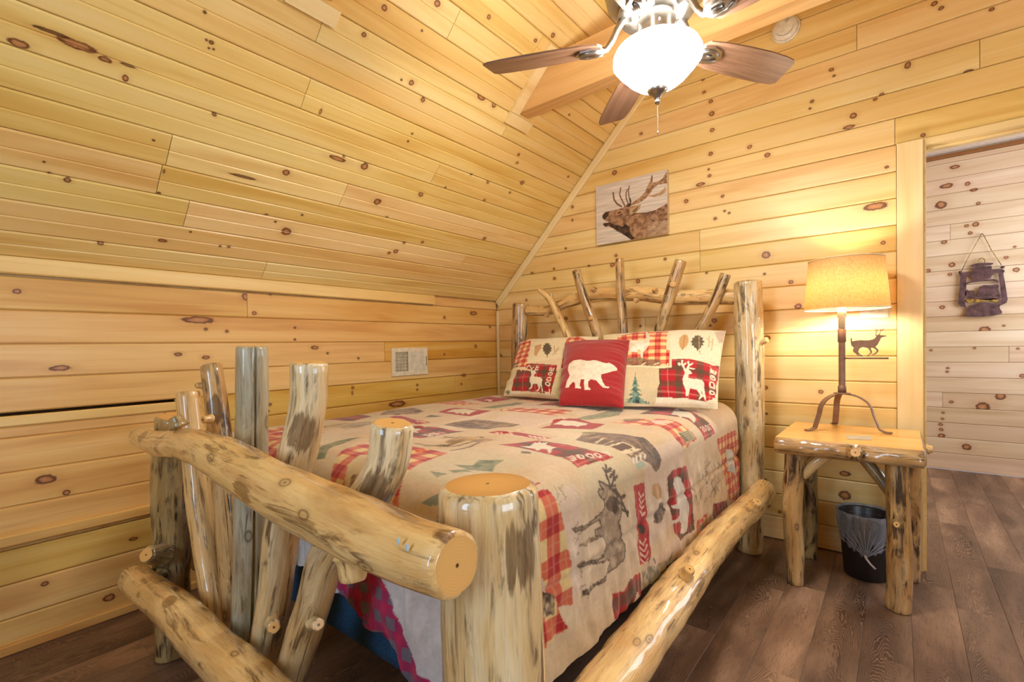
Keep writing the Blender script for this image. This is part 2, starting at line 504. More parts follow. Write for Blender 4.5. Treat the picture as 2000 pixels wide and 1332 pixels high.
KN_KNEE = knot_list([(33, 569, 7, 1.3), (388, 625, 9, 4.2), (402, 643, 4), (443, 647, 4), (118, 719, 7, 3.0), (348, 692, 5, 1.8), (402, 698, 5, 1.8),
    (480, 580, 9), (497, 612, 5), (576, 640, 3), (576, 663, 3), (528, 574, 4), (925, 612, 5, 2.6), (957, 638, 4), (929, 676, 4), (906, 733, 4, 2),
    (901, 750, 3), (868, 692, 3), (688, 768, 5, .6), (689, 757, 4), (815, 761, 3), (815, 752, 3), (776, 789, 8, 3.4), (745, 662, 5), (852, 661, 5), (527, 790, 4),
    (524, 803, 3), (615, 679, 5, 2.0), (586, 660, 3), (700, 700, 3), (868, 620, 4), (640, 690, 3)],
    lambda p: (lambda P: (P, -P[1], P[2]))(on_x(p, 0.0)))
KN_HATCH = knot_list([(90, 937, 12, 1.7), (131, 963, 7, 1.2), (262, 1054, 5, 1.8), (88, 1142, 6, 1.4), (215, 1169, 9, 1.4), (55, 830, 5)],
    lambda p: (lambda P: (P, -P[1], P[2]))(on_x(p, 0.012)))
KN_CEIL = knot_list([(152, 88, 11, 4.0), (205, 116, 7, 2.2), (250, 128, 3, 6.0), (100, 62, 5, 7.0), (36, 85, 11, 1.9), (245, 153, 9, .8), (17, 19, 5), (400, 24, 4), (403, 78, 3), (413, 83, 5), (408, 94, 3), (417, 96, 3),
    (626, 218, 8, .45), (434, 193, 7), (419, 224, 5), (526, 243, 5), (559, 337, 8), (559, 452, 11), (520, 420, 4), (132, 352, 7), (86, 316, 3), (96, 338, 4),
    (712, 325, 9), (737, 394, 9), (804, 162, 7), (826, 195, 6), (711, 68, 6), (751, 15, 7), (854, 7, 8), (955, 33, 6), (1046, 79, 5), (1080, 69, 6), (965, 205, 7), (940, 190, 7, 2), (822, 380, 6),
    (797, 276, 3), (805, 261, 3), (824, 60, 3), (784, 156, 3), (953, 356, 4), (1013, 302, 4), (1010, 318, 4), (1020, 357, 6), (870, 366, 3), (921, 341, 3), (946, 466, 5), (760, 494, 4), (773, 491, 6), (790, 474, 4),
    (825, 473, 4), (447, 482, 4), (317, 470, 5, 2), (430, 481, 3), (372, 453, 3), (320, 335, 6, .5), (310, 377, 4), (197, 475, 6), (538, 433, 3), (590, 420, 3), (755, 425, 4), (684, 438, 3), (672, 306, 3),
    (1112, 224, 3), (946, 391, 4), (996, 376, 3), (1110, 345, 3), (300, 274, 3), (660, 310, 6, 4), (475, 345, 4, 9)],
    lambda p: (lambda P: (P, -P[1], P[0] * math.sqrt(2)))(on_slope(p)))
KN_HALL = knot_list([(1844, 473, 5), (1859, 517, 6), (1812, 529, 5), (1855, 536, 4), (1965, 503, 4), (1982, 482, 3), (1985, 527, 6), (1840, 600, 5), (1924, 645, 10),
    (1903, 680, 3), (1818, 684, 3), (1988, 681, 3), (1851, 719, 3), (1850, 726, 3), (1997, 734, 5), (1954, 774, 9), (1919, 795, 12), (1858, 785, 4), (1842, 806, 3), (1841, 818, 3),
    (1837, 829, 4), (1838, 839, 4), (1839, 851, 6), (1888, 873, 8), (1838, 400, 10), (1911, 397, 4), (1905, 438, 6), (1865, 326, 5, 2), (1849, 363, 6, 2.2), (1890, 359, 5), (1902, 371, 4, 2), (1895, 455, 4),
    (1888, 441, 4), (1960, 636, 3)], lambda p: (lambda P: (P, P[0], P[2]))(on_y(p, 2.487)))


def take(kn, u0, u1, v0, v1):
    return [k for k in kn if u0 <= k[0] < u1 and v0 - 0.004 <= k[1] < v1 + 0.004]


def extra_knots(kn, u0, u1, v0, v1, rate, vis):
    """knots for stretches the photograph does not show"""
    out = list(kn)
    L = u1 - u0
    for _ in range(int(L * rate)):
        u = random.uniform(u0, u1)
        if vis(u, v0): continue
        out.append((u, random.uniform(v0 + .02, v1 - .02), random.choice([.005, .008, .012, .016]), random.uniform(.9, 1.6)))
    return out


# ------------------------------------------------------------------ floor
floor = slab('floor', (0, YB, -0.12), (4.3, 2.5, -0.006), simple('subfloor', (60, 45, 36), 0.8)); tag(floor, kind='structure')
FW_ = 0.148
i0 = -15
x = 2.208 + FW_ * i0
fixed = {0: [-1.235, -0.02], 2: [-0.93], -1: [-0.62]}
while x < 4.3:
    i = round((x - 2.208) / FW_)
    xa, xb = max(0.0, x), min(4.3, x + FW_)
    if xb - xa > 0.02:
        js = sorted(fixed.get(i, []))
        yy = YB
        cuts = [YB]
        start = YB + random.uniform(0.2, 1.2)
        while start < 2.3:
            if not js or all(abs(start - j) > 0.45 for j in js): cuts.append(start)
            start += 1.22
        cuts = sorted(cuts + js) + [2.487]
        for a, b in zip(cuts[:-1], cuts[1:]):
            plank(floor, (0, 0, 0), (0, 1, 0), (1, 0, 0), (0, 0, 1), a, b, xa, xb, FLOOR, t=0.006, bev=0.0012, gap=0.0002)
    x += FW_

# ------------------------------------------------------------------ back wall (headboard wall)
DX0, DX1, DZ = 2.605, 3.62, 2.05     # doorway
mb = MB()
mb.box((-0.1, 0.018, 0), (DX0 + .1, 0.11, 2.08)); mb.box((DX1 - .02, 0.018, 0), (4.4, 0.11, 2.08)); mb.box((-0.1, 0.018, 2.082), (4.4, 0.11, ZR + .1))
wall_back = mb.build('wall_back', PINE_W); tag(wall_back, kind='structure')
for i in range(0, 29):
    z0 = Z0 + S * i; z1 = z0 + S
    if z0 >= ZR - .02: break
    z1 = min(z1, ZR)
    ul0 = max(0, z0 - 1.5); ul1 = max(0, z1 - 1.5)
    ur0 = min(4.3, 2 * XR - (z0 - 1.5)); ur1 = min(4.3, 2 * XR - (z1 - 1.5))
    segs = [(0, DX0)] if z1 < 2.09 else [(0, 4.3)]
    for (a, b) in segs:
        cuts = {16: [2.60], 13: [1.66], 12: [1.66], 9: [1.30], 5: [0.9], 18: [2.9], 20: [2.45]}.get(i, [])
        cuts = [a] + [c for c in cuts if a < c < b] + [b]
        for k, (c0, c1) in enumerate(zip(cuts[:-1], cuts[1:])):
            first, last = k == 0, k == len(cuts) - 2
            w0, w1 = (ul0 if first else c0), (min(c1, ur0) if last else c1)
            kn = take(KN_BACK, c0, c1, z0, z1)
            kn = extra_knots(kn, w0, w1, z0, z1, 1.5, lambda u, v: True) if False else kn
            plank(wall_back, (0, 0, 0), (1, 0, 0), (0, 0, 1), (0, -1, 0), w0, w1, z0, z1, PINE_W,
                  sl0=(0, (ul1 - ul0) if first else 0), sl1=(0, (min(c1, ur1) - w1) if last else 0), knots=kn)

# ------------------------------------------------------------------ knee wall (left)
mb = MB()
mb.box((-0.1, YB - .1, 0), (-0.018, 0.11, .897)); mb.box((-0.1, YB - .1, .9145), (-0.018, 0.11, 1.62))
# unseen closed cavity behind the hatch gap, added to keep the gap dark
mb.box((-.50, YB - .1, .86), (-.48, .11, .96)); mb.box((-.48, YB - .1, .95), (-.1, .11, .96)); mb.box((-.48, YB - .1, .86), (-.1, .11, .87))
mb.box((-.48, YB - .1, .87), (-.1, YB - .08, .95)); mb.box((-.48, .09, .87), (-.1, .11, .95))
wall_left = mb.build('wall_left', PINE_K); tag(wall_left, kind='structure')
HY = 2.30                       # hatch right end (distance from the back wall)
kcuts = {10: [1.97], 9: [], 8: [1.13], 7: [], 6: [0.5]}
for i in range(0, 12):
    z0 = Z0 + S * i; z1 = min(z0 + S, 1.5)
    a, b = 0.0, -YB
    if z1 < 0.93 and i > 2: b = HY                # the hatch takes the place of these courses
    if i == 11: b = 0.70; z1 = 1.5
    if i == 2: z1 = 0.408 if False else z1
    cuts = [a] + [c for c in kcuts.get(i, []) if c < b] + [b]
    for c0, c1 in zip(cuts[:-1], cuts[1:]):
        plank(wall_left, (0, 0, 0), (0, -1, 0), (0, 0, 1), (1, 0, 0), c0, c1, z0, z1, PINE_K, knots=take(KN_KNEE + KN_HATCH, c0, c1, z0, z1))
# attic hatch in the knee wall
mb = MB(); mb.box((-0.018, YB + .02, 0.395), (-0.004, -HY, 0.896))
hatch = mb.build('door_1', PINE_K); tag(hatch, kind='structure')
hz = [0.425, 0.555, 0.685, 0.815]
for z0, z1 in zip(hz[:-1], hz[1:]):
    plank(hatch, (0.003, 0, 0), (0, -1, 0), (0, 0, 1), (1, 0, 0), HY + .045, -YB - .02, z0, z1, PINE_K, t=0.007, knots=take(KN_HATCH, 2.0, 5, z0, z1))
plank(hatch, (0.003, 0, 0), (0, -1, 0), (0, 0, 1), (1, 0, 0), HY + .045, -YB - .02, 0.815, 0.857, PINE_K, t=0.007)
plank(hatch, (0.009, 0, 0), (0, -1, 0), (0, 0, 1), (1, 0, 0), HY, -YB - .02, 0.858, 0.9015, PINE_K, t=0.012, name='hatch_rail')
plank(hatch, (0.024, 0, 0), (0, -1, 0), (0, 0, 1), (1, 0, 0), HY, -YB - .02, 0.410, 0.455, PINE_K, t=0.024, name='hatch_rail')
plank(hatch, (0.009, 0, 0), (0, 0, 1), (0, 1, 0), (1, 0, 0), 0.457, 0.857, -HY - .045, -HY - .001, PINE_K, t=0.012, name='hatch_stile')
# trims of the knee wall
plank(None, (0.022, 0, 0), (0, -1, 0), (0, 0, 1), (1, 0, 0), 0.70, -YB, 1.436, 1.505, PINE_K, t=0.022, name='trim_1')['kind'] = 'structure'
plank(None, (0.016, 0, 0), (0, -1, 0), (0, 0, 1), (1, 0, 0), 0.02, -YB, 0.0, 0.042, PINE_K, t=0.016, name='baseboard_left')['kind'] = 'structure'
plank(None, (0, -0.016, 0), (0, 0, 1), (1, 0, 0), (0, -1, 0), 0.0, 1.42, 0.002, 0.030, PINE_T, t=0.015, name='trim_2')['kind'] = 'structure'
r2 = math.sqrt(.5)
plank(None, (0, -0.020, 1.5), (r2, 0, r2), (-r2, 0, r2), (0, -1, 0), 0.0, ZR * 0 + XR / r2, -0.056, -0.002, PINE_T, t=0.0195, name='trim_3')['kind'] = 'structure'

# ------------------------------------------------------------------ ceiling slopes
r2 = math.sqrt(.5)
mb = MB()
for sgn in (1,):
    q = 0.02
    mb.add([(-.06, YB - .1, 1.46 + q + .005), (XR, YB - .1, ZR + q + .005), (XR, .11, ZR + q + .005), (-.06, .11, 1.46 + q + .005),
            (-.12, YB - .1, 1.6), (XR, YB - .1, ZR + .2), (XR, .11, ZR + .2), (-.12, .11, 1.6)],
           [(0, 1, 2, 3), (4, 7, 6, 5), (0, 4, 5, 1), (3, 2, 6, 7), (0, 3, 7, 4), (1, 5, 6, 2)])
ceiling = mb.build('ceiling', PINE_C); tag(ceiling, kind='structure')
CW = 0.133
ccuts = {0: [], 1: [2.3, 0.62], 2: [2.42], 3: [2.41, 1.66], 4: [3.2], 5: [1.20], 6: [2.0], 7: [3.0], 8: [2.03, .9], 9: [2.7], 10: [1.5], 11: [3.1, 1.0], 12: [2.3], 13: [1.7]}
for i in range(-1, 23):
    s0 = 0.113 + CW * i + 0.004; s1 = s0 + CW
    s0 = max(s0, 0.004); s1 = min(s1, XR / r2)
    if s1 - s0 < .02: continue
    cuts = [0.0] + sorted(c for c in ccuts.get(i, [1.9])) + [-YB]
    for c0, c1 in zip(cuts[:-1], cuts[1:]):
        plank(ceiling, (0, 0, 1.5), (0, -1, 0), (r2, 0, r2), (r2, 0, -r2), c0, c1, s0, s1, PINE_C, bead=True, bev=0.0055,
              knots=take(KN_CEIL, c0, c1, s0, s1))
mb = MB()
mb.add([(2 * XR, YB, 1.5), (XR, YB, ZR), (XR, .02, ZR), (2 * XR, .02, 1.5), (2 * XR + .1, YB, 1.6), (XR, YB, ZR + .2), (XR, .02, ZR + .2), (2 * XR + .1, .02, 1.6)],
       [(0, 1, 2, 3), (4, 7, 6, 5), (0, 4, 5, 1), (3, 2, 6, 7), (0, 3, 7, 4), (1, 5, 6, 2)])
tag(mb.build('ceiling', PINE_C), kind='structure')
# wall behind the camera with its window opening, right knee wall
mb = MB()
mb.box((0, YB - .1, 0), (1.5, YB, ZR)); mb.box((2.1, YB - .1, 0), (4.3, YB, ZR)); mb.box((1.5, YB - .1, 0), (2.1, YB, .85)); mb.box((1.5, YB - .1, 2.25), (2.1, YB, ZR))
tag(mb.build('wall_front', PINE_W), kind='structure')
mb = MB()
mb.box((4.3, YB, 0), (4.4, -3.2, 1.6)); mb.box((4.3, -2.0, 0), (4.4, 0.02, 1.6)); mb.box((4.3, -3.2, 0), (4.4, -2.0, .6))
tag(mb.build('wall_right', PINE_K), kind='structure')

# ------------------------------------------------------------------ hall beyond the doorway
HYW = 2.487
wall_hall = slab('wall_hall', (1.2, HYW + .018, 0), (4.4, HYW + .12, 2.75), PINE_H); tag(wall_hall, kind='structure')
for i in range(0, 21):
    z0 = 0.012 + S * i; z1 = min(z0 + S, 2.655)
    if i == 0: z0 = 0.0
    cuts = [1.9] + {4: [2.9], 7: [3.3], 12: [3.25], 15: [2.95]}.get(i, []) + [4.3]
    for c0, c1 in zip(cuts[:-1], cuts[1:]):
        plank(wall_hall, (0, HYW, 0), (1, 0, 0), (0, 0, 1), (0, -1, 0), c0, c1, z0, z1, PINE_H, bev=0.003, knots=take(KN_HALL, c0, c1, z0, z1))
tag(slab('ceiling', (1.2, 0.11, 2.70), (4.4, HYW + .1, 2.80), simple('hall_ceiling_paint', (224, 206, 190), 0.7)), kind='structure')
plank(None, (0, HYW - .012, 0), (1, 0, 0), (0, 0, 1), (0, -1, 0), 1.9, 4.3, 2.655, 2.685, simple('brown_trim', (150, 96, 48), 0.5), t=0.012, name='trim_4')['kind'] = 'structure'  # trim strip of its own brown colour
mb = MB(); mb.box((1.2, .11, 0), (1.3, HYW, 2.7)); tag(mb.build('wall_hall', PINE_H), kind='structure')
mb = MB(); mb.box((4.3, .11, 0), (4.4, HYW, .7)); mb.box((4.3, .11, .7), (4.4, .5, 2.7)); mb.box((4.3, 2.2, .7), (4.4, HYW, 2.7)); mb.box((4.3, .5, 2.45), (4.4, 2.2, 2.7))
tag(mb.build('wall_hall', PINE_H), kind='structure')
# door casing: face board, edge strip, header lining
plank(None, (0, -0.019, 0), (0, 0, 1), (1, 0, 0), (0, -1, 0), 0.0, 2.078, DX0, 2.706, PINE_T, t=0.019, bev=.002, name='trim_5',
      )['kind'] = 'structure'
mb = MB(); mb.box((2.69, 0.0, 0), (2.716, 0.127, 2.0815), 0)
tag(mb.build('trim_6', PINE_T), kind='structure')
mb = MB(); mb.box((2.716, 0.0, DZ), (DX1, 0.127, 2.081), 0); mb.box((2.716, 0.05, DZ - .012), (DX1, 0.085, DZ), 0)
tag(mb.build('trim_7', PINE_T), kind='structure')
mb = MB(); mb.box((DX1, 0.0, 0), (DX1 + .02, 0.127, 2.081), 0)
tag(mb.build('trim_8', PINE_T), kind='structure')


# ------------------------------------------------------------------ logs
def catmull(pts, vals, step):
    P = [np.array(p, float) for p in pts]
    P = [2 * P[0] - P[1]] + P + [2 * P[-1] - P[-2]]
    R = [vals[0]] + list(vals) + [vals[-1]]
    out, rr = [], []
    for i in range(1, len(P) - 2):
        L = np.linalg.norm(P[i + 1] - P[i]); n = max(2, int(L / step))
        for k in range(n):
            t = k / n
            a, b, c, d = P[i - 1], P[i], P[i + 1], P[i + 2]
            out.append(.5 * ((2 * b) + (c - a) * t + (2 * a - 5 * b + 4 * c - d) * t * t + (3 * b - a - 3 * c + d) * t ** 3))
            rr.append(R[i] * (1 - t) + R[i + 1] * t)
    out.append(P[-2]); rr.append(R[-2])
    return out, rr


def log(name, pts, radii, mat=None, parent=None, sides=22, step=0.025, bumpy=0.07, cham=0.16, seed=None, ends=(True, True), ecc=0.0, groove=None):
    """peeled log swept along pts with lumpy girth, rounded shoulders and sawn end faces"""
    mat = mat or LOG
    seed = random.random() * 100 if seed is None else seed
    C, R = catmull(pts, radii, step)
    C = [Vector(c) for c in C]
    n = len(C)
    t0 = (C[1] - C[0]).normalized()
    a = Vector((0, 0, 1)) if abs(t0.z) < .9 else Vector((1, 0, 0))
    nr = t0.cross(a).normalized()
    rings, ulen = [], 0.0
    vs_, lc = [], []

    def ring(c, nrm, bn, r, u):
        for k in range(sides):
            an = 2 * math.pi * k / sides
            cs, sn = math.cos(an), math.sin(an)
            nz = mnoise.noise(Vector((u * 7 + seed, cs * 1.3, sn * 1.3))) + .5 * mnoise.noise(Vector((u * 19 + seed, cs * 2.6, sn * 2.6)))
            q = r * (1 + bumpy * nz + ecc * math.cos(2 * an))
            if groove is not None:
                da = abs((an - groove[0] + math.pi) % (2 * math.pi) - math.pi)
                if da < groove[1]: q *= groove[2]
            vs_.append(tuple(c + nrm * cs * q + bn * sn * q)); lc.append((u, cs * q, sn * q))
    for i, c in enumerate(C):
        t = (C[min(i + 1, n - 1)] - C[max(i - 1, 0)]).normalized()
        nr = (nr - t * nr.dot(t)).normalized(); bn = t.cross(nr)
        if i: ulen += (C[i] - C[i - 1]).length
        if i == 0:
            ch = cham * R[0]
            ring(c, nr, bn, R[0] * (1 - cham), 0.0)
            ring(c + t * ch * .35, nr, bn, R[0] * (1 - cham * .35), ch * .35)
            ring(c + t * ch * 1.0, nr, bn, R[0], ch)
        elif i == n - 1:
            ch = cham * R[-1]
            ring(c - t * ch * 1.0, nr, bn, R[-1], ulen - ch)
            ring(c - t * ch * .35, nr, bn, R[-1] * (1 - cham * .35), ulen - ch * .35)
            ring(c, nr, bn, R[-1] * (1 - cham), ulen)
        else:
            if ulen > cham * R[0] * 1.3 and (C[-1] - C[i]).length > cham * R[-1] * 1.3: ring(c, nr, bn, R[i], ulen)
    m = len(vs_) // sides
    mb = MB()
    fs = [(i * sides + k, i * sides + (k + 1) % sides, (i + 1) * sides + (k + 1) % sides, (i + 1) * sides + k) for i in range(m - 1) for k in range(sides)]
    mb.add(vs_, fs, 0, lc, True)
    for e, base in ((0, 0), (1, (m - 1) * sides)):
        rv = vs_[base:base + sides]; rl = lc[base:base + sides]
        cc = tuple(np.mean(np.array(rv), axis=0)); cl = (rl[0][0], 0.0, 0.0)
        tri = [(k, (k + 1) % sides, sides) for k in range(sides)]
        if e == 0: tri = [(b_, a_, c_) for (a_, b_, c_) in tri]
        mb.add(rv + [cc], tri, 1, rl + [cl], False)
    return mb.build(name, [mat, END], parent)


def stub(parent, p, d, L, r, mat=None, name='branch_stub'):
    """sawn-off branch: collar swelling into the log"""
    p = np.array(p, float); d = np.array(d, float); d /= np.linalg.norm(d)
    return log(name, [p, p + d * L * .45, p + d * L], [r * 1.5, r * 1.12, r], mat, parent, sides=14, step=.008, bumpy=.14, cham=.22)


def mark(o, slot, q, r):
    """put a bark or stain patch where the photograph shows one"""
    me = o.data; n = len(me.vertices)
    co = np.empty(n * 3, np.float32); me.vertices.foreach_get('co', co); co = co.reshape(-1, 3)
    lc = np.empty(n * 3, np.float32); me.attributes['lc'].data.foreach_get('vector', lc); lc = lc.reshape(-1, 3)
    d = co - CAM; z = d @ FW
    e = (1000 + FPX * (d @ RT) / z - q[0]) ** 2 + (CY0 - FPX * (d @ UP) / z - q[1]) ** 2 + (z * 60) ** 2 * .02
    k = int(np.argmin(e + z * 40)); o['p%d' % slot] = [float(lc[k, 0]), float(lc[k, 1]), float(lc[k, 2]), float(r)]


def py(x, y, Y):
    return tuple(on_y((x, y), Y))


# ------------------------------------------------------------------ the log bed
bed = empty('log_bed', (1.25, -1.35, 0))
tag(bed, 'rustic peeled log bed frame with fanned branch headboard and footboard', 'bed')
FY = -2.47
# posts
lp = log('footboard_post', [(0.505, FY, 0.0), (0.50, FY, 0.25), (0.515, FY, 0.5), (0.545, FY, 0.75), (0.575, FY, 0.90)], [.062, .060, .063, .060, .056], LOG_D, bed, bumpy=.16)
stub(lp, (0.55, FY - .03, .40), (.45, -.75, .35), .085, .030, LOG_D)
stub(lp, (0.55, FY - .04, .33), (.6, -.6, -.1), .05, .018, LOG_D)
rp = log('footboard_post', [(2.085, -2.445, 0.0), (2.085, -2.445, 0.3), (2.082, -2.445, 0.6), (2.078, -2.445, 0.80), (2.076, -2.445, 0.897)], [.090, .088, .087, .086, .084], LOG_P, bed, sides=36, bumpy=.035, cham=.15)
# rails
tr = log('footboard_rail', [py(272, 853, -2.56), py(310, 866, -2.56), py(372, 868, -2.57), py(432, 893, -2.575), py(500, 934, -2.58), py(570, 972, -2.58), py(650, 1008, -2.58), py(740, 1050, -2.58), py(820, 1082, -2.58), py(893, 1105, -2.58)],
         [.032, .040, .046, .052, .054, .056, .056, .054, .050, .0475], LOG, bed, sides=30, bumpy=.075, cham=.16)
stub(tr, py(688, 1080, -2.585), (.25, -.15, -1), .046, .022)
stub(tr, py(352, 835, -2.575), (-.3, -.3, 1), .035, .018, LOG_D)
for q in ((778, 1057), (795, 1069)):
    mb = MB(); P = np.array(py(q[0], q[1], -2.6275)); mb.box(P - [.0022, .001, .0045], P + [.0022, .0012, .0045]); mb.build('staple', simple('staple_steel', (176, 206, 220), .3), tr)
br_ = log('footboard_rail', [py(262, 1128, -2.57), py(300, 1160, -2.575), py(350, 1200, -2.58), py(410, 1262, -2.58), py(480, 1330, -2.58), (1.75, -2.58, .36), (2.02, -2.575, .37)],
          [.050, .052, .054, .055, .056, .055, .052], LOG, bed, sides=28)
# fanned uprights
UY = -2.475
log('footboard_upright', [py(368, 765, UY), py(376, 850, UY), py(388, 960, UY), py(408, 1100, UY), py(440, 1262, UY)], [.036, .038, .040, .040, .038], LOG, bed)
u2 = log('footboard_upright', [py(412, 713, UY + .03), py(424, 800, UY + .03), py(437, 940, UY + .03), py(452, 1100, UY + .03), py(468, 1290, UY + .03)], [.031, .034, .036, .036, .036], LOG_S, bed)
stub(u2, np.array(py(432, 815, UY + .03)) + [.01, -.03, 0], (.35, -1, .05), .03, .011)
stub(u2, np.array(py(414, 752, UY + .03)) + [0, -.026, 0], (.1, -1, .1), .022, .009)
u3 = log('footboard_upright', [py(492, 676, UY), py(492, 800, UY), py(490, 980, UY), py(487, 1150, UY), py(482, 1310, UY)], [.040, .041, .042, .044, .044], LOG_W, bed, sides=96, groove=(4.87, .05, .72), seed=3.0)
u4 = log('footboard_upright', [py(605, 707, UY), py(602, 790, UY), py(580, 895, UY), py(556, 1010, UY), py(540, 1130, UY), py(515, 1310, UY)], [.043, .042, .044, .045, .043, .043], LOG_P, bed, sides=26)
stub(u4, py(535, 1212, UY - .012), (1, -.45, .25), .062, .016, LOG_P)
u5 = log('footboard_upright', [py(767, 826, UY), py(757, 900, UY), py(716, 978, UY), py(645, 1075, UY), py(612, 1180, UY), py(562, 1335, UY)], [.040, .041, .042, .043, .041, .041], LOG_P, bed, sides=26)
stub(u5, py(612, 1214, UY - .012), (1, -.3, .35), .058, .013, LOG_P)
mark(tr, 0, (575, 990), .035); mark(tr, 1, (276, 852), .022); mark(tr, 2, (470, 960), .025)
mark(u4, 0, (590, 845), .030); mark(u4, 1, (620, 740), .024)
mark(u5, 0, (770, 880), .028); mark(u5, 1, (730, 965), .032)
mark(rp, 0, (885, 1055), .070); mark(rp, 1, (1020, 1080), .035)
mark(u2, 0, (420, 800), .026); mark(br_, 0, (335, 1175), .02)
# headboard
HYp = -0.23
hl = log('headboard_post', [(0.405, HYp, 0), (0.41, HYp, .5), (0.415, HYp, 1.0), (0.432, HYp, 1.445)], [.068, .067, .064, .060], LOG_S, bed, bumpy=.05)
hr = log('headboard_post', [(1.985, -.25, 0), (1.988, -.25, .4), (1.992, -.25, .8), (1.988, -.25, 1.2), (1.985, -.25, 1.452)], [.066, .068, .072, .072, .068], LOG_P, bed, sides=30, bumpy=.05)
stub(hr, (2.05, -.26, 1.13), (1, -.3, .2), .035, .016)
hrl = log('headboard_rail', [py(1030, 607, HYp), py(1070, 606, HYp), py(1110, 590, HYp), py(1160, 575, HYp), py(1210, 574, HYp), py(1260, 574, HYp), py(1320, 581, HYp), py(1390, 580, HYp), py(1445, 580, HYp)],
            [.034, .036, .038, .042, .046, .047, .046, .044, .043], LOG, bed)
for q, d in (((1167, 568), (-.2, -1, .5)), ((1248, 586), (.1, -1, -.3)), ((1285, 570), (0, -1, .5)), ((1075, 615), (0, -1, -.4))):
    stub(hrl, np.array(py(q[0], q[1], HYp)) + [0, -.035, 0], d, .03, .013, LOG_S)
SY = -0.285
h1 = log('headboard_upright', [py(1053, 566, SY), py(1075, 585, SY), py(1092, 620, SY), py(1112, 662, SY), py(1135, 720, SY)], [.016, .027, .026, .028, .03], LOG, bed, sides=16)
stub(h1, py(1077, 582, SY), (.12, -.2, 1), .03, .011)
h2 = log('headboard_upright', [py(1125, 528, SY), py(1140, 580, SY), py(1157, 625, SY), py(1170, 665, SY), py(1185, 720, SY)], [.029, .031, .032, .033, .034], LOG_S, bed, sides=16)
stub(h2, np.array(py(1159, 622, SY)) + [0, -.028, 0], (.1, -1, 0), .02, .012)
log('headboard_upright', [py(1210, 505, SY), py(1212, 560, SY), py(1217, 650, SY), py(1219, 720, SY)], [.027, .027, .030, .031], LOG_S, bed, sides=16)
h4 = log('headboard_upright', [py(1330, 508, SY), py(1312, 565, SY), py(1298, 610, SY), py(1286, 650, SY), py(1270, 720, SY)], [.034, .035, .033, .030, .03], LOG_S, bed, sides=18)
stub(h4, np.array(py(1318, 557, SY)) + [0, -.03, 0], (.1, -1, .05), .018, .013)
log('headboard_upright', [py(1418, 535, SY), py(1400, 580, SY), py(1378, 625, SY), py(1358, 665, SY), py(1330, 720, SY)], [.029, .028, .030, .032, .033], LOG_S, bed, sides=16)
# side rails and lower head rail
sr = log('side_rail', [(2.055, -.265, .345), (2.05, -.50, .33), (2.03, -.95, .315), (2.035, -1.35, .30), (2.04, -1.75, .275), (2.05, -2.1, .265), (2.06, -2.37, .27)],
         [.060, .060, .062, .066, .066, .066, .062], LOG, bed, sides=28, bumpy=.09)
stub(sr, (2.085, -.62, .36), (.55, -.5, .8), .05, .020)
stub(sr, (2.06, -1.46, .355), (.5, -.3, .8), .04, .018)
log('side_rail', [(.43, -.28, .33), (.44, -1.0, .32), (.46, -1.7, .33), (.48, -2.40, .33)], [.05, .052, .052, .05], LOG, bed)

# box spring, mattress
mb = MB(); mb.box((.52, -2.29, .29), (1.93, -.34, .52), bevel=.03)
bs = mb.build('box_spring', simple('blue_ticking', (28, 66, 96), .85, nscale=220, namp=.3)); tag(bs, 'deep blue fabric box spring showing under the footboard end of the comforter', 'box spring')
for yy in (-.5, -1.35, -2.2):
    mb = MB(); mb.box((.47, yy - .045, .255), (2.02, yy + .045, .288), bevel=.004); mb.build('slat', PINE_T, bed)
mb = MB(); mb.box((.48, -2.27, .522), (1.90, -.34, .755), bevel=.06)
mt = mb.build('mattress', simple('white_ticking', (226, 220, 210), .8)); tag(mt, 'white mattress lying under the printed lodge comforter', 'mattress')


# ------------------------------------------------------------------ print engine for cloth and pictures
def vnoise(P, s, seed=0):
    q = P * s; i = np.floor(q).astype(np.int64); f = q - i; f = f * f * (3 - 2 * f)

    def h(a, b):
        n = (a * 374761393 + b * 668265263 + seed * 974711) & 0x7fffffff
        n = ((n ^ (n >> 13)) * 1274126177) & 0x7fffffff
        return ((n ^ (n >> 16)) & 0xffff) / 65535.0
    x0, y0 = i[:, 0], i[:, 1]
    return (h(x0, y0) * (1 - f[:, 0]) + h(x0 + 1, y0) * f[:, 0]) * (1 - f[:, 1]) + (h(x0, y0 + 1) * (1 - f[:, 0]) + h(x0 + 1, y0 + 1) * f[:, 0]) * f[:, 1]


def C8(*c): return np.array(c, float) / 255


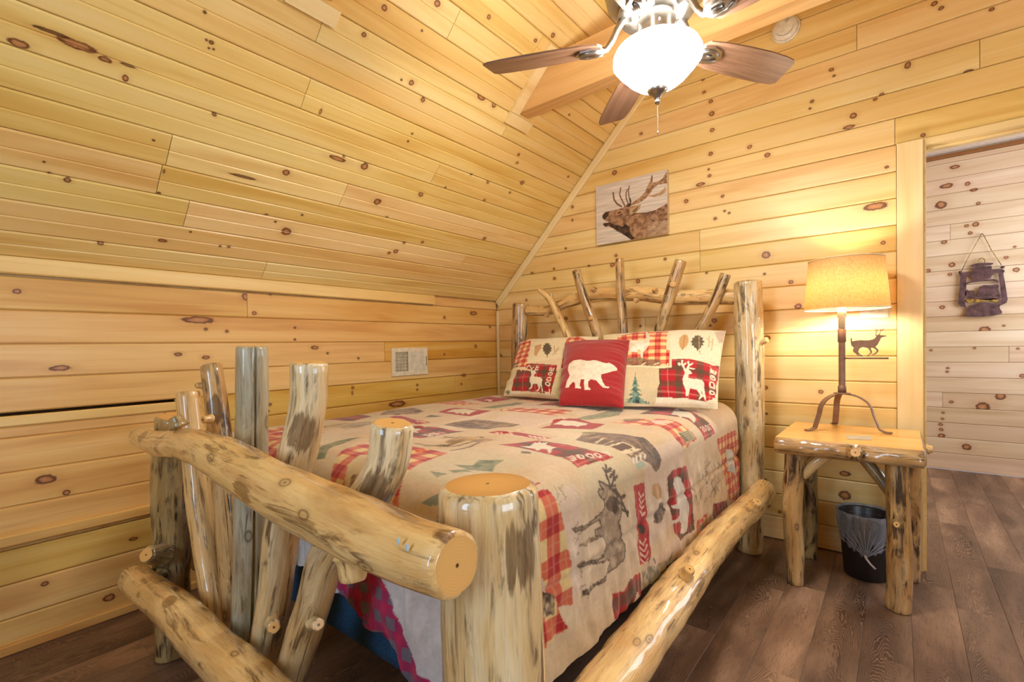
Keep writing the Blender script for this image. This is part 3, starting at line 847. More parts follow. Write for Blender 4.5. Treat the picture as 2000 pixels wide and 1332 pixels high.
class Print:
    def __init__(self, P, base):
        self.P = P; self.c = np.tile(C8(*base), (len(P), 1)) if not isinstance(base, np.ndarray) else base

    def inside(self, poly):
        poly = np.array(poly, float)
        lo, hi = poly.min(0), poly.max(0)
        idx = np.nonzero((self.P[:, 0] >= lo[0]) & (self.P[:, 0] <= hi[0]) & (self.P[:, 1] >= lo[1]) & (self.P[:, 1] <= hi[1]))[0]
        if len(idx) == 0: return idx
        x, y = self.P[idx, 0], self.P[idx, 1]
        ins = np.zeros(len(idx), bool)
        for (x1, y1), (x2, y2) in zip(poly, np.roll(poly, -1, 0)):
            if y1 == y2: continue
            ins ^= ((y1 > y) != (y2 > y)) & (x < (x2 - x1) * (y - y1) / (y2 - y1) + x1)
        return idx[ins]

    def put(self, idx, fill, alpha=1.0):
        if len(idx) == 0: return
        col = fill(self.P[idx]) if callable(fill) else np.array(fill)
        al = alpha(self.P[idx])[:, None] if callable(alpha) else alpha
        self.c[idx] = self.c[idx] * (1 - al) + col * al

    def poly(self, poly, fill, alpha=1.0):
        self.put(self.inside(poly), fill, alpha)

    def line(self, pts, w, fill, alpha=1.0):
        pts = np.array(pts, float)
        for a, b in zip(pts[:-1], pts[1:]):
            lo = np.minimum(a, b) - w; hi = np.maximum(a, b) + w
            idx = np.nonzero((self.P[:, 0] >= lo[0]) & (self.P[:, 0] <= hi[0]) & (self.P[:, 1] >= lo[1]) & (self.P[:, 1] <= hi[1]))[0]
            if len(idx) == 0: continue
            d = b - a; L2 = max(d @ d, 1e-12)
            t = np.clip(((self.P[idx] - a) @ d) / L2, 0, 1)
            dist = np.linalg.norm(self.P[idx] - (a + t[:, None] * d), axis=1)
            self.put(idx[dist < w / 2], fill, alpha)


RED, CREAM, TAN, TAUPE, SAGE, BROWN = C8(178, 36, 38), C8(236, 222, 196), C8(214, 172, 112), C8(128, 104, 84), C8(112, 122, 92), C8(104, 76, 56)


def tartan(sc=0.085, red=RED):
    def f(P):
        out = np.tile(red, (len(P), 1)).astype(float)
        a = (P[:, 0] / sc) % 1; b = (P[:, 1] / sc) % 1
        g = C8(74, 82, 52)
        for m, al in (((a < .30), .55), ((b < .30), .55)):
            out[m] = out[m] * (1 - al) + g * al
        for m in ((np.abs(a - .62) < .03), (np.abs(b - .62) < .03)):
            out[m] = out[m] * .6 + C8(226, 190, 160) * .4
        return out
    return f


def check(sc=0.06):
    def f(P):
        a = ((P[:, 0] / sc) % 1 < .5).astype(float); b = ((P[:, 1] / sc) % 1 < .5).astype(float)
        s = (a + b) / 2
        out = np.where(s[:, None] > .75, C8(186, 34, 36), np.where(s[:, None] > .25, C8(222, 108, 74), C8(240, 206, 140)))
        ln = (np.abs((P[:, 0] / sc * 2) % 1 - .5) < .05) | (np.abs((P[:, 1] / sc * 2) % 1 - .5) < .05)
        out[ln] = out[ln] * .75 + C8(245, 225, 180) * .25
        return out
    return f


def mottled(c1, c2, s, seed=0):
    def f(P):
        n = np.clip((vnoise(P, s, seed) * .6 + vnoise(P, s * 2.7, seed + 3) * .4 - .3) / .4, 0, 1)[:, None]
        return c1 * (1 - n) + c2 * n
    return f


LET = {'L': [[(0, 1), (0, 0), (.7, 0)]], 'O': [[(.1, .25), (.1, .75), (.3, 1), (.6, 1), (.8, .75), (.8, .25), (.6, 0), (.3, 0), (.1, .25)]],
       'D': [[(0, 0), (0, 1), (.45, 1), (.8, .7), (.8, .3), (.45, 0), (0, 0)]],
       'G': [[(.8, .8), (.6, 1), (.3, 1), (.1, .75), (.1, .25), (.3, 0), (.6, 0), (.8, .2), (.8, .5), (.5, .5)]],
       'E': [[(.7, 1), (0, 1), (0, 0), (.7, 0)], [(0, .52), (.6, .52)]]}


def text(pr, s, o, ex, ey, w, col):
    """stroke lettering: o origin, ex advance per letter, ey letter height"""
    o, ex, ey = (np.array(q, float) for q in (o, ex, ey))
    for i, ch in enumerate(s):
        for st in LET[ch]:
            pr.line([o + ex * (i + a * .8) + ey * b for a, b in st], w, col)


# ------------------------------------------------------------------ comforter
ZT, XL, XS, YF, YH, RC = 0.800, 0.42, 1.955, -2.335, -0.36, 0.10


def zoomer(x0, y0, s):
    return lambda pts: [(x0 + a * s, y0 + b * s) for a, b in pts]


def prof_right(p):
    """cross profile by arc length: p = x on the flat top, then the shoulder, then the side drop"""
    pe = XS - RC
    if p <= pe: return p, ZT
    a = p - pe
    if a < RC * math.pi / 2:
        an = a / RC; return pe + RC * math.sin(an), ZT - RC + RC * math.cos(an)
    d = a - RC * math.pi / 2
    return XS + 0.02 * d, ZT - RC - d


_pp = np.arange(XL, XS + 0.55, 0.004)
_pf = np.array([prof_right(p) for p in _pp])


def pat(q):
    """photo position -> cloth position (across, along)"""
    d = ray(*q)
    t = (_pf[:, 0] - CAM[0]) / d[0]
    zz = CAM[2] + d[2] * t
    s = zz - _pf[:, 1]
    # first profile sample (from the viewer's side) that the ray reaches from outside
    for i in range(len(_pp) - 2, -1, -1):
        if s[i + 1] * s[i] <= 0 and t[i] > 0:
            f = s[i] / (s[i] - s[i + 1] + 1e-12); p = _pp[i] + f * (_pp[i + 1] - _pp[i]); tt = t[i] + f * (t[i + 1] - t[i])
            return (p, CAM[1] + d[1] * tt)
    P = on_z(q, ZT); return (P[0], P[1])


R1 = zoomer(980, 860, .24024); R2 = zoomer(760, 770, .18); R3 = zoomer(1080, 770, .19); RA = zoomer(500, 740, .27027); RB = zoomer(540, 780, .26); R5z = zoomer(1000, 1000, .25)


def make_comforter():
    res = 0.0043
    px0, px1 = XL - 0.22, XS - RC + RC * math.pi / 2 + 0.385     # across (arc length)
    py0, py1 = YF - 0.42, YH                                     # along (arc length at the foot)
    nx, ny = int((px1 - px0) / res), int((py1 - py0) / res)
    gx, gy = np.meshgrid(np.linspace(px0, px1, nx), np.linspace(py0, py1, ny), indexing='ij')
    P = np.stack([gx.ravel(), gy.ravel()], 1)
    # ---- shape
    xe, xl, ye = XS - RC, XL + RC, YF + RC
    a = np.maximum(P[:, 0] - xe, 0); l = np.maximum(xl - P[:, 0], 0); b = np.maximum(ye - P[:, 1], 0)
    sx = np.where(a > 0, a, l); d = np.hypot(sx, b); dd = np.maximum(d, 1e-9)
    ux = np.where(a > 0, a, -l) / dd; uy = -b / dd
    arc = RC * math.pi / 2
    an = np.minimum(d, arc) / RC
    out = RC * np.sin(an); drop = RC * (1 - np.cos(an)); ext = np.maximum(d - arc, 0)
    corner = (sx > 0) & (b > 0)
    # soft vertical folds on the drops
    along = np.where(b > sx, P[:, 0], P[:, 1])
    fold = (vnoise(np.stack([along, np.zeros(len(P))], 1), 9, 1) - .5) * .020 + (vnoise(np.stack([along, ext * .6], 1), 30, 2) - .5) * .018 + (vnoise(np.stack([along, ext * .4], 1), 64, 12) - .5) * .006
    fold = fold * np.minimum(ext / .12, 1.0) * np.where(a > 0, .65, 1.0)
    ang = np.arctan2(b, sx)
    cf = np.where(corner, np.sin(ang * 2) * ext * .26 + .02 * np.sin(ang * 9) * ext / .3, 0)
    out = out + ext * .02 + fold + cf
    X = np.clip(P[:, 0], xl, xe) + ux * out
    Y = np.maximum(P[:, 1], ye) + uy * out
    Zz = ZT - drop - ext
    flat = d <= 0
    puff = (vnoise(P, 3.2, 5) - .5) * .016 + (vnoise(P, 11, 6) - .5) * .006
    crown = -.010 * ((P[:, 0] - 1.19) / .72) ** 2
    Zz = Zz + np.where(d < arc, (puff + crown + .012) * (1 - np.minimum(d / arc, 1)), 0)
    # quilting seams
    for s0 in (XL + .30, XL + .68, XL + 1.06, XS - RC + arc + .165):
        g = np.exp(-((P[:, 0] - s0) / .010) ** 2) * .006
        top = P[:, 0] < xe
        Zz -= np.where(top & flat, g, 0); X -= np.where(~top, g * 1.3, 0)
    # ---- print
    base = mottled(C8(220, 188, 146), C8(232, 206, 170), 5, 8)(P)
    pr = Print(P, base)
    # pieced background: panels of linen, tan and blush
    rs = random.Random(4)
    cell = .37
    for ix in range(-1, 8):
        for iy in range(-9, 3):
            x0 = ix * cell + .1 + (.12 if iy % 2 else 0); y0 = iy * cell - .05
            w, h = rs.uniform(.22, .37), rs.uniform(.2, .37)
            col = rs.choice([C8(226, 186, 136), C8(234, 208, 178), C8(222, 190, 146), C8(232, 204, 188), C8(216, 200, 160)])
            pr.poly([(x0, y0), (x0 + w, y0), (x0 + w, y0 + h), (x0, y0 + h)], col, .5)

    def pg(z, pts, fill, al=1.0): pr.poly([pat(q) for q in z(pts)], fill, al)

    def ln(z, pts, w, col, al=1.0): pr.line([pat(q) for q in z(pts)], w, col, al)
    TT, CK = tartan(.10), check(.075)
    INK = C8(96, 76, 60)
    fir = mottled(C8(110, 118, 84), C8(160, 156, 116), 40, 3)
    cab = mottled(C8(120, 92, 70), C8(176, 146, 112), 45, 4)
    # hidden stretches: quiet repeats of the panels
    for (x0, y0, w, h, k) in ((.30, -1.95, .2, .22, 'c'), (.30, -1.2, .14, .3, 't'), (.7, -2.62, .25, .2, 'c'), (1.45, -2.62, .18, .2, 'c'), (.4, -2.7, .2, .3, 't')):
        pr.poly([(x0, y0), (x0 + w, y0), (x0 + w, y0 + h), (x0, y0 + h)], CK if k == 'c' else TT)
    # -- far rows
    pg(R2, [(490, 110), (640, 85), (800, 75), (900, 110), (1010, 130), (760, 155)], check(.06))
    pg(R2, [(900, 60), (1090, 30), (1330, 65), (1090, 110)], RED)
    pg(R2, [(1030, 75), (1060, 55), (1110, 60), (1120, 75), (1085, 95), (1075, 75)], CREAM)
    pg(R2, [(1380, 70), (1500, 20), (1600, 28), (1700, 40), (1850, 60), (1850, 110), (1650, 105)], check(.06))
    pg(R2, [(990, 180), (1180, 150), (1380, 115), (1470, 120), (1350, 160), (1150, 190)], fir)
    pg(R2, [(530, 215), (720, 175), (1110, 215), (880, 260)], RED)
    pg(R2, [(620, 215), (700, 195), (820, 190), (960, 212), (880, 235), (860, 245), (830, 228), (800, 240), (770, 225), (740, 232), (700, 216)], CREAM)
    pg(R2, [(1190, 205), (1380, 180), (1720, 200), (2000, 215), (1820, 265), (1450, 235)], CK)
    pg(R2, [(1590, 155), (1720, 125), (1830, 118), (1960, 120), (2080, 150), (2180, 130), (2130, 180), (1800, 165)], TT)
    pg(R3, [(60, 150), (120, 115), (230, 140), (200, 160), (120, 140)], CREAM)
    text(pr, 'LODGE', pat((1171, 794)), np.array(pat((1140, 804))) * .2 - np.array(pat((1171, 794))) * .2, (-.045, .0), .006, CREAM)
    pg(R2, [(0, 180), (110, 178), (250, 170), (390, 200), (300, 235), (120, 240), (-100, 235), (-60, 200)], cab)
    pg(R2, [(390, 265), (450, 240), (580, 255), (500, 268)], C8(110, 112, 80))
    pg(R2, [(590, 350), (680, 310), (950, 290), (1200, 310), (1430, 345), (1330, 370), (1180, 375), (1060, 405), (800, 380)], cab)
    pg(R2, [(680, 320), (900, 310), (1000, 360), (860, 380), (730, 350)], mottled(C8(96, 72, 54), C8(150, 118, 90), 60, 9))
    pg(R2, [(0, 265), (60, 255), (130, 255), (450, 325), (300, 345), (150, 300)], RED)
    for x in (90, 120, 150, 300, 340, 375): ln(R2, [(x, 275 + (x - 60) * .12), (x + 20, 290 + (x - 60) * .12)], .010, C8(240, 190, 160))
    pg(R2, [(1070, 440), (1180, 420), (1420, 435), (1760, 485), (1640, 510), (1400, 480)], RED)
    for x in (1180, 1230, 1280, 1330, 1540, 1590, 1640, 1690): ln(R2, [(x - 14, 430 + (x - 1100) * .085), (x + 8, 455 + (x - 1100) * .085)], .011, C8(244, 196, 170))
    pg(R2, [(185, 375), (330, 355), (820, 425), (330, 500), (200, 470), (140, 420)], TT)
    pg(R2, [(200, 385), (280, 380), (350, 400), (300, 420), (320, 440), (240, 425), (215, 470), (190, 460), (210, 420)], CREAM)
    text(pr, 'LODGE', pat((870, 850)), (np.array(pat((832, 857))) - np.array(pat((870, 850)))) * .2, (-.05, .01), .006, CREAM)
    # elk sketch on the top
    pg(R2, [(600, 565), (680, 525), (760, 495), (900, 500), (1030, 530), (1190, 550), (980, 582), (900, 570), (830, 555), (700, 580), (640, 590)], mottled(C8(150, 118, 78), C8(206, 168, 116), 30, 5))
    for pts in ([(580, 510), (700, 500)], [(600, 490), (740, 520)], [(640, 590), (400, 600), (280, 585)], [(700, 580), (520, 605), (400, 610)], [(980, 582), (880, 620), (680, 655)], [(900, 575), (760, 605), (600, 615)], [(940, 500), (1100, 490)]):
        ln(R2, pts, .010, INK, .8)
    pg(R2, [(1435, 655), (1540, 655), (1535, 675), (1430, 675)], C8(120, 110, 84))
    # gingham panel with wreath, left of centre
    pg(RA, [(390, 760), (480, 650), (620, 560), (800, 500), (1100, 520), (1390, 570), (1180, 650), (1030, 740), (860, 850), (640, 900), (480, 830)], CK)
    pg(RA, [(470, 790), (560, 690), (660, 620), (760, 585), (900, 585), (1000, 640), (940, 760), (760, 860), (600, 880)], C8(222, 196, 150))
    pg(RA, [(500, 790), (580, 700), (680, 650), (800, 660), (860, 720), (760, 830), (600, 870)], mottled(C8(110, 64, 40), C8(202, 164, 98), 55, 7))
    pg(RA, [(600, 730), (660, 720), (690, 760), (640, 800), (590, 790)], RED, .8)
    pg(RA, [(70, 370), (200, 350), (510, 405), (300, 430), (200, 450), (70, 570), (-60, 560)], CK)
    pg(RA, [(430, 570), (470, 520), (600, 480), (790, 440), (700, 475), (600, 510), (540, 540), (490, 575)], fir)
    pg(RB, [(370, 150), (560, 115), (650, 118), (720, 135), (580, 160)], TT)
    pg(RB, [(340, 205), (520, 180), (700, 170), (760, 195), (640, 230), (520, 240)], mottled(C8(150, 128, 88), C8(196, 170, 122), 30, 6))
    # fir branch by the post
    for pts in ([(440, 880), (640, 905), (520, 940)], [(640, 870), (830, 850), (900, 870), (700, 890)], [(700, 805), (900, 800), (980, 745), (1250, 735), (1150, 790), (1120, 850), (1000, 850), (860, 850)]):
        pg(R2, pts, fir)
    pg(RA, [(990, 990), (1150, 920), (1080, 850), (1250, 860), (1330, 820), (1400, 1000), (1320, 1060), (1050, 1030)], mottled(C8(84, 92, 60), C8(186, 164, 110), 60, 2))
    pg(RA, [(1160, 800), (1330, 790), (1400, 830), (1250, 820)], C8(136, 140, 120))
    # -- near edge of the top: LODGE deer panel
    A_, B_, Cc, Dd = (972, 878), (1052, 864), (1200, 892), (1128, 914)
    pg(lambda q: q, [A_, B_, (1110, 870), (1160, 880), Cc, Dd, (1070, 890), (1020, 882)], tartan(.14, C8(186, 44, 44)))
    Q = zoomer(976, 742, 508 / 1293)
    pg(Q, [(100, 346), (150, 341), (178, 320), (190, 326), (198, 314), (208, 324), (240, 317), (228, 331), (282, 341), (262, 350), (252, 373), (243, 373), (236, 353), (205, 352), (196, 362), (184, 362), (176, 354), (140, 352)], CREAM)
    o = np.array(pat(R1([(858, 86)])[0])); e = np.array(pat(R1([(500, 152)])[0]))
    text(pr, 'LODGE', o, (e - o) / 5, np.array(pat(R1([(882, 122)])[0])) - o, .0065, CREAM)
    # -- cabin
    pg(R3, [(230, 480), (300, 420), (440, 398), (700, 410), (860, 440), (990, 500), (1060, 560), (1110, 680), (1090, 760), (1050, 800), (1000, 720), (900, 660), (850, 700), (740, 600), (580, 530), (430, 500)], mottled(C8(112, 88, 70), C8(150, 120, 94), 40, 12))
    for k in range(9):
        f = k / 8
        ln(R3, [(300 + 560 * f, 440 + 210 * f - 10), (430 + 560 * f - 60 * f, 405 + 190 * f)], .006, C8(214, 182, 140))
    pg(R3, [(590, 530), (720, 495), (830, 550), (710, 585)], C8(108, 80, 62))
    for pts in ([(560, 525), (720, 490), (840, 550), (700, 590)], [(440, 495), (520, 450)], [(740, 600), (900, 560)]): ln(R3, pts, .007, C8(236, 212, 172))
    pg(R3, [(820, 430), (930, 445), (1000, 500), (1060, 560), (1115, 680), (1095, 760), (1060, 800), (1045, 740), (1000, 640), (940, 560), (880, 480)], mottled(C8(84, 68, 56), C8(140, 116, 96), 55, 13))
    pg(R3, [(840, 720), (920, 680), (960, 740), (870, 780)], C8(178, 190, 160))
    for pts in ([(830, 690), (830, 660)], [(860, 690), (860, 640)], [(900, 650), (900, 620)], [(940, 650), (950, 620)]): ln(R3, pts, .012, CREAM)
    # -- bear panel far right, checks, deer panel
    pg(R3, [(-30, 345), (0, 290), (90, 272), (270, 270), (400, 308), (535, 320), (400, 372), (200, 372), (0, 370), (-150, 370)], C8(176, 48, 44))
    pg(R3, [(0, 330), (90, 290), (220, 288), (360, 318), (340, 335), (280, 340), (260, 352), (200, 338), (120, 345), (90, 330)], CREAM)
    pg(R3, [(590, 310), (800, 265), (1000, 255), (1180, 265), (1360, 340), (1480, 460), (1350, 570), (1270, 470), (1180, 380), (1050, 325), (800, 315)], CK)
    pg(R3, [(990, 275), (1180, 275), (1200, 300), (1060, 305)], C8(232, 206, 186))
    pg(R3, [(720, 265), (900, 258), (880, 285), (740, 295)], C8(128, 110, 70), .7)
    pg(R3, [(1280, 390), (1400, 370), (1465, 450), (1370, 515)], C8(196, 180, 136))
    for k in range(5): ln(R3, [(1300 + 15 * k, 410 + 18 * k), (1390 + 14 * k, 380 + 18 * k)], .006, C8(120, 112, 84))
    pg(R3, [(885, 220), (1040, 160), (1300, 165), (1500, 230), (1620, 320), (1665, 400), (1560, 475), (1480, 340), (1300, 240), (1100, 220)], tartan(.12, C8(192, 46, 44)))
    pg(R3, [(1215, 215), (1250, 170), (1290, 160), (1300, 180), (1400, 190), (1470, 260), (1450, 300), (1400, 250), (1330, 235), (1310, 245), (1280, 222)], CREAM)
    o2 = np.array(pat(R3([(1620, 310)])[0])); text(pr, 'LODGE', o2, (np.array(pat(R3([(1500, 350)])[0])) - o2) / 5, np.array(pat(R3([(1652, 352)])[0])) - o2, .005, CREAM)
    pg(R3, [(240, 270), (420, 230), (600, 180), (720, 180), (680, 230), (480, 270), (350, 280)], fir, .8)
    pg(R3, [(720, 140), (900, 115), (1180, 120), (1100, 155), (880, 150)], CK)
    pg(R3, [(1480, 145), (1560, 120), (1640, 150), (1600, 185), (1520, 180)], C8(200, 176, 132))
    pg(R3, [(300, 400), (440, 395), (420, 408), (300, 410)], C8(150, 128, 84))
    # -- side: elk engraving
    EL = mottled(C8(134, 110, 88), C8(206, 178, 144), 46, 15)
    ELP = [(800, 460), (785, 420), (790, 395), (830, 400), (800, 370), (790, 332), (825, 345), (855, 365), (885, 375), (925, 365), (920, 400), (935, 450), (965, 470), (975, 560), (958, 660), (965, 740), (992, 860), (985, 960), (930, 1045), (860, 1085), (835, 1130), (722, 1205), (640, 1245), (640, 1220), (790, 1150), (840, 1080), (888, 1010), (890, 980), (850, 965), (800, 985), (700, 1005), (640, 1035), (620, 1012), (690, 985), (780, 968), (850, 905), (845, 850), (822, 780), (760, 780), (755, 730), (800, 700), (790, 640), (700, 702), (600, 745), (568, 722), (700, 682), (780, 615), (840, 545), (830, 480)]
    pg(R1, ELP, EL, .82)
    ln(R1, ELP + ELP[:1], .0055, INK, .85)
    pg(R1, [(840, 520), (880, 450), (940, 460), (950, 560), (930, 600), (860, 560)], mottled(C8(78, 58, 44), C8(120, 96, 76), 40, 16))
    pg(R1, [(855, 620), (940, 610), (945, 720), (880, 800), (840, 720)], C8(186, 160, 130), .55)
    pg(R1, [(770, 780), (700, 795), (640, 830), (620, 860), (640, 865), (720, 830), (780, 800)], EL)
    for pts in ([(880, 390), (850, 280), (845, 200)], [(858, 310), (828, 230)], [(852, 260), (888, 230)], [(885, 390), (905, 330), (938, 290)], [(905, 330), (915, 250)], [(880, 300), (905, 265)], [(900, 400), (960, 450), (985, 520), (1012, 605)], [(985, 520), (940, 500)], [(965, 470), (1000, 450)], [(975, 560), (1015, 580)], [(940, 440), (930, 400)]):
        ln(R1, pts, .010, INK)
    pg(R1, [(640, 1215), (700, 1220), (700, 1250), (640, 1255)], C8(84, 66, 52))
    for k in range(16):
        xx = 600 + random.uniform(-40, 90); yy = random.uniform(700, 1300)
        ln(R1, [(xx, yy), (xx + random.uniform(10, 40), yy - random.uniform(20, 60))], .005, C8(150, 124, 92), .6)
    for k in range(10):
        xx = 470 + random.uniform(-30, 60); yy = random.uniform(400, 560)
        ln(R1, [(xx, yy), (xx + random.uniform(-30, 30), yy - random.uniform(20, 60))], .005, C8(176, 160, 116), .7)
    # buffalo check strip beside the post, second fold below
    pg(R1, [(265, 440), (300, 410), (370, 392), (440, 480), (490, 620), (520, 800), (550, 1030), (565, 1332), (440, 1360), (330, 1100), (285, 760)], check(.10))
    pg(R5z, [(200, 650), (330, 640), (360, 760), (420, 900), (600, 1400), (180, 1400)], check(.09))
    pg(R5z, [(200, 640), (330, 640), (340, 800), (210, 860)], mottled(C8(80, 62, 46), C8(214, 184, 140), 60, 17))
    pg(R1, [(262, 355), (310, 340), (320, 350), (270, 370)], RED)
    # arrow strip
    pg(R1, [(1068, 370), (1160, 342), (1180, 520), (1198, 650), (1216, 970), (1130, 1027), (1110, 800), (1095, 640)], C8(188, 36, 40))
    for k in range(4):
        y = 425 + k * 50; x = 1135 + k * 5
        ln(R1, [(x - 22, y + 0), (x, y + 40), (x + 24, y + 10)], .007, C8(242, 200, 176))
        y = 780 + k * 50; x = 1160 + k * 3
        ln(R1, [(x - 22, y + 40), (x + 4, y + 75), (x + 26, y + 25)], .007, C8(242, 200, 176))
    pg(R1, [(1130, 680), (1160, 690), (1170, 760), (1130, 760)], C8(70, 62, 46))
    # acorn and pinecone
    pg(R1, [(1225, 370), (1280, 342), (1312, 400), (1312, 470), (1270, 488), (1230, 440)], C8(206, 160, 108))
    pg(R1, [(1280, 512), (1325, 505), (1348, 560), (1330, 640), (1300, 680), (1240, 670), (1258, 580)], mottled(C8(84, 68, 56), C8(150, 126, 104), 80, 18))
    # framed bear
    pg(R1, [(1356, 300), (1385, 245), (1500, 203), (1522, 330), (1558, 720), (1450, 815), (1412, 740), (1385, 560)], tartan(.11, C8(190, 40, 42)))
    pg(Q, [(868, 486), (886, 480), (902, 490), (912, 520), (922, 570), (934, 630), (938, 700), (928, 750), (914, 764), (898, 764), (905, 745), (908, 715), (895, 700), (880, 712), (866, 716), (864, 704), (884, 690), (892, 668), (888, 640), (868, 640), (860, 630), (880, 616), (884, 596), (880, 570), (874, 545), (862, 520)], C8(238, 226, 208))
    # bare tree sketch
    for k in range(46):
        xx = random.uniform(1560, 1780); yy = 460 - (xx - 1560) * .55 + random.uniform(-170, 110)
        ln(R1, [(xx, yy), (xx + random.uniform(-25, 25), yy - random.uniform(25, 90))], .0055, C8(128, 112, 92), .75)
    # white elk panel by the head post
    pg(R3, [(1685, 460), (1780, 405), (1875, 365), (1920, 560), (1935, 900), (1890, 1100), (1820, 1080), (1745, 750)], check(.055))
    pg(R3, [(1770, 600), (1800, 565), (1835, 570), (1860, 700), (1870, 790), (1895, 850), (1840, 800), (1800, 790), (1810, 700)], C8(222, 214, 200))
    pg(R1, [(1720, 525), (1835, 480), (1850, 590), (1730, 700)], tartan(.10, C8(150, 28, 34)))
    pg(R1, [(1570, 665), (1620, 630), (1690, 590), (1705, 690), (1620, 800), (1570, 860)], check(.07))
    pg(R1, [(1600, 690), (1650, 650), (1670, 730), (1610, 790)], C8(140, 118, 92), .8)
    # lower deer panel, woodland
    pg(R1, [(905, 1252), (990, 1225), (1030, 1130), (1118, 1072), (1168, 1300), (1100, 1400), (915, 1460)], tartan(.13, C8(182, 34, 40)))
    pg(R5z, [(950, 680), (980, 620), (1000, 690), (990, 740), (950, 760), (940, 860), (920, 840), (850, 860), (930, 800), (940, 720)], CREAM)
    pg(R1, [(1135, 1050), (1280, 1010), (1400, 940), (1440, 1070), (1260, 1290), (1180, 1310)], mottled(C8(122, 116, 96), C8(210, 190, 156), 40, 19), .85)
    for k in range(14):
        xx = random.uniform(1160, 1420); yy = random.uniform(1000, 1250) - (xx - 1160) * .2
        ln(R1, [(xx, yy), (xx + random.uniform(-8, 14), yy - random.uniform(30, 80))], .008, C8(108, 90, 74), .8)
    # hem and foot drop: plaid border on white
    foot = (P[:, 1] < YF - .02) & (P[:, 0] < XS - .02)
    ff = np.nonzero(foot)[0]
    pr.c[ff] = C8(228, 222, 222)
    f2 = P[ff]
    band = (f2[:, 1] < py0 + .05) | ((np.sin((f2[:, 0] + f2[:, 1] * .8) * 9) > .45))
    sel = ff[band]
    a1 = ((P[sel, 0] / .055) % 1 < .5); b1 = ((P[sel, 1] / .055) % 1 < .5)
    pr.c[sel] = np.where((a1 & b1)[:, None], C8(122, 112, 128), np.where((a1 | b1)[:, None], C8(176, 42, 98), C8(206, 36, 92)))
    # fabric weave flecks
    pr.c *= (0.845 + .06 * vnoise(P, 160, 21))[:, None]
    colr = np.concatenate([lin_np(np.clip(pr.c, 0, 1)), np.ones((len(P), 1))], 1).astype(np.float32)
    # hem length varies along the foot
    Zz = np.where((b > 0) & ~corner, np.maximum(Zz, np.interp(P[:, 0], [.4, .9, 1.2, 1.45, 1.62, 1.72, 1.9], [.46, .50, .485, .465, .43, .345, .31]) + .012 * np.sin(P[:, 0] * 31)), Zz)
    co = np.stack([X, Y, Zz], 1).astype(np.float32)
    idx = np.arange(nx * ny).reshape(nx, ny)
    q = np.stack([idx[:-1, :-1], idx[1:, :-1], idx[1:, 1:], idx[:-1, 1:]], -1).reshape(-1, 4)
    return co, q, colr


def cloth_object(name, co, quads, colr, mat, parent=None, thick=0.0):
    me = bpy.data.meshes.new(name)
    me.vertices.add(len(co)); me.vertices.foreach_set('co', co.ravel())
    me.loops.add(len(quads) * 4); me.loops.foreach_set('vertex_index', quads.astype(np.int32).ravel())
    me.polygons.add(len(quads)); me.polygons.foreach_set('loop_start', np.arange(0, len(quads) * 4, 4, dtype=np.int32))
    me.polygons.foreach_set('use_smooth', np.ones(len(quads), bool))
    at = me.attributes.new('col', 'FLOAT_COLOR', 'POINT'); at.data.foreach_set('color', colr.ravel())
    me.update(calc_edges=True); me.validate()
    return link(name, me, parent, [mat])


def printed_mat(name, rough=.85, sheen=.25, weave=700, bump=.12):
    t = NT(name)
    c = t.n('Attribute', attribute_name='col').outputs['Color']
    co = t.n('TexCoord').outputs['Object']
    nz = t.noise(co, weave, 2)
    wr = t.noise(co, 26, 4, .6)
    h = t.math('ADD', t.math('MULTIPLY', nz, .15), wr)
    t.principled(color=c, rough=rough, spec=.25, sheen=sheen, normal=t.bump(h, bump, .02))
    return t.mat


PRINTED = printed_mat('printed_cotton')
co, qd, cl = make_comforter()
cf = cloth_object('comforter', co, qd, cl, PRINTED)
tag(cf, 'cream quilted comforter printed with red plaid patches, elk, bears and LODGE panels', 'comforter')


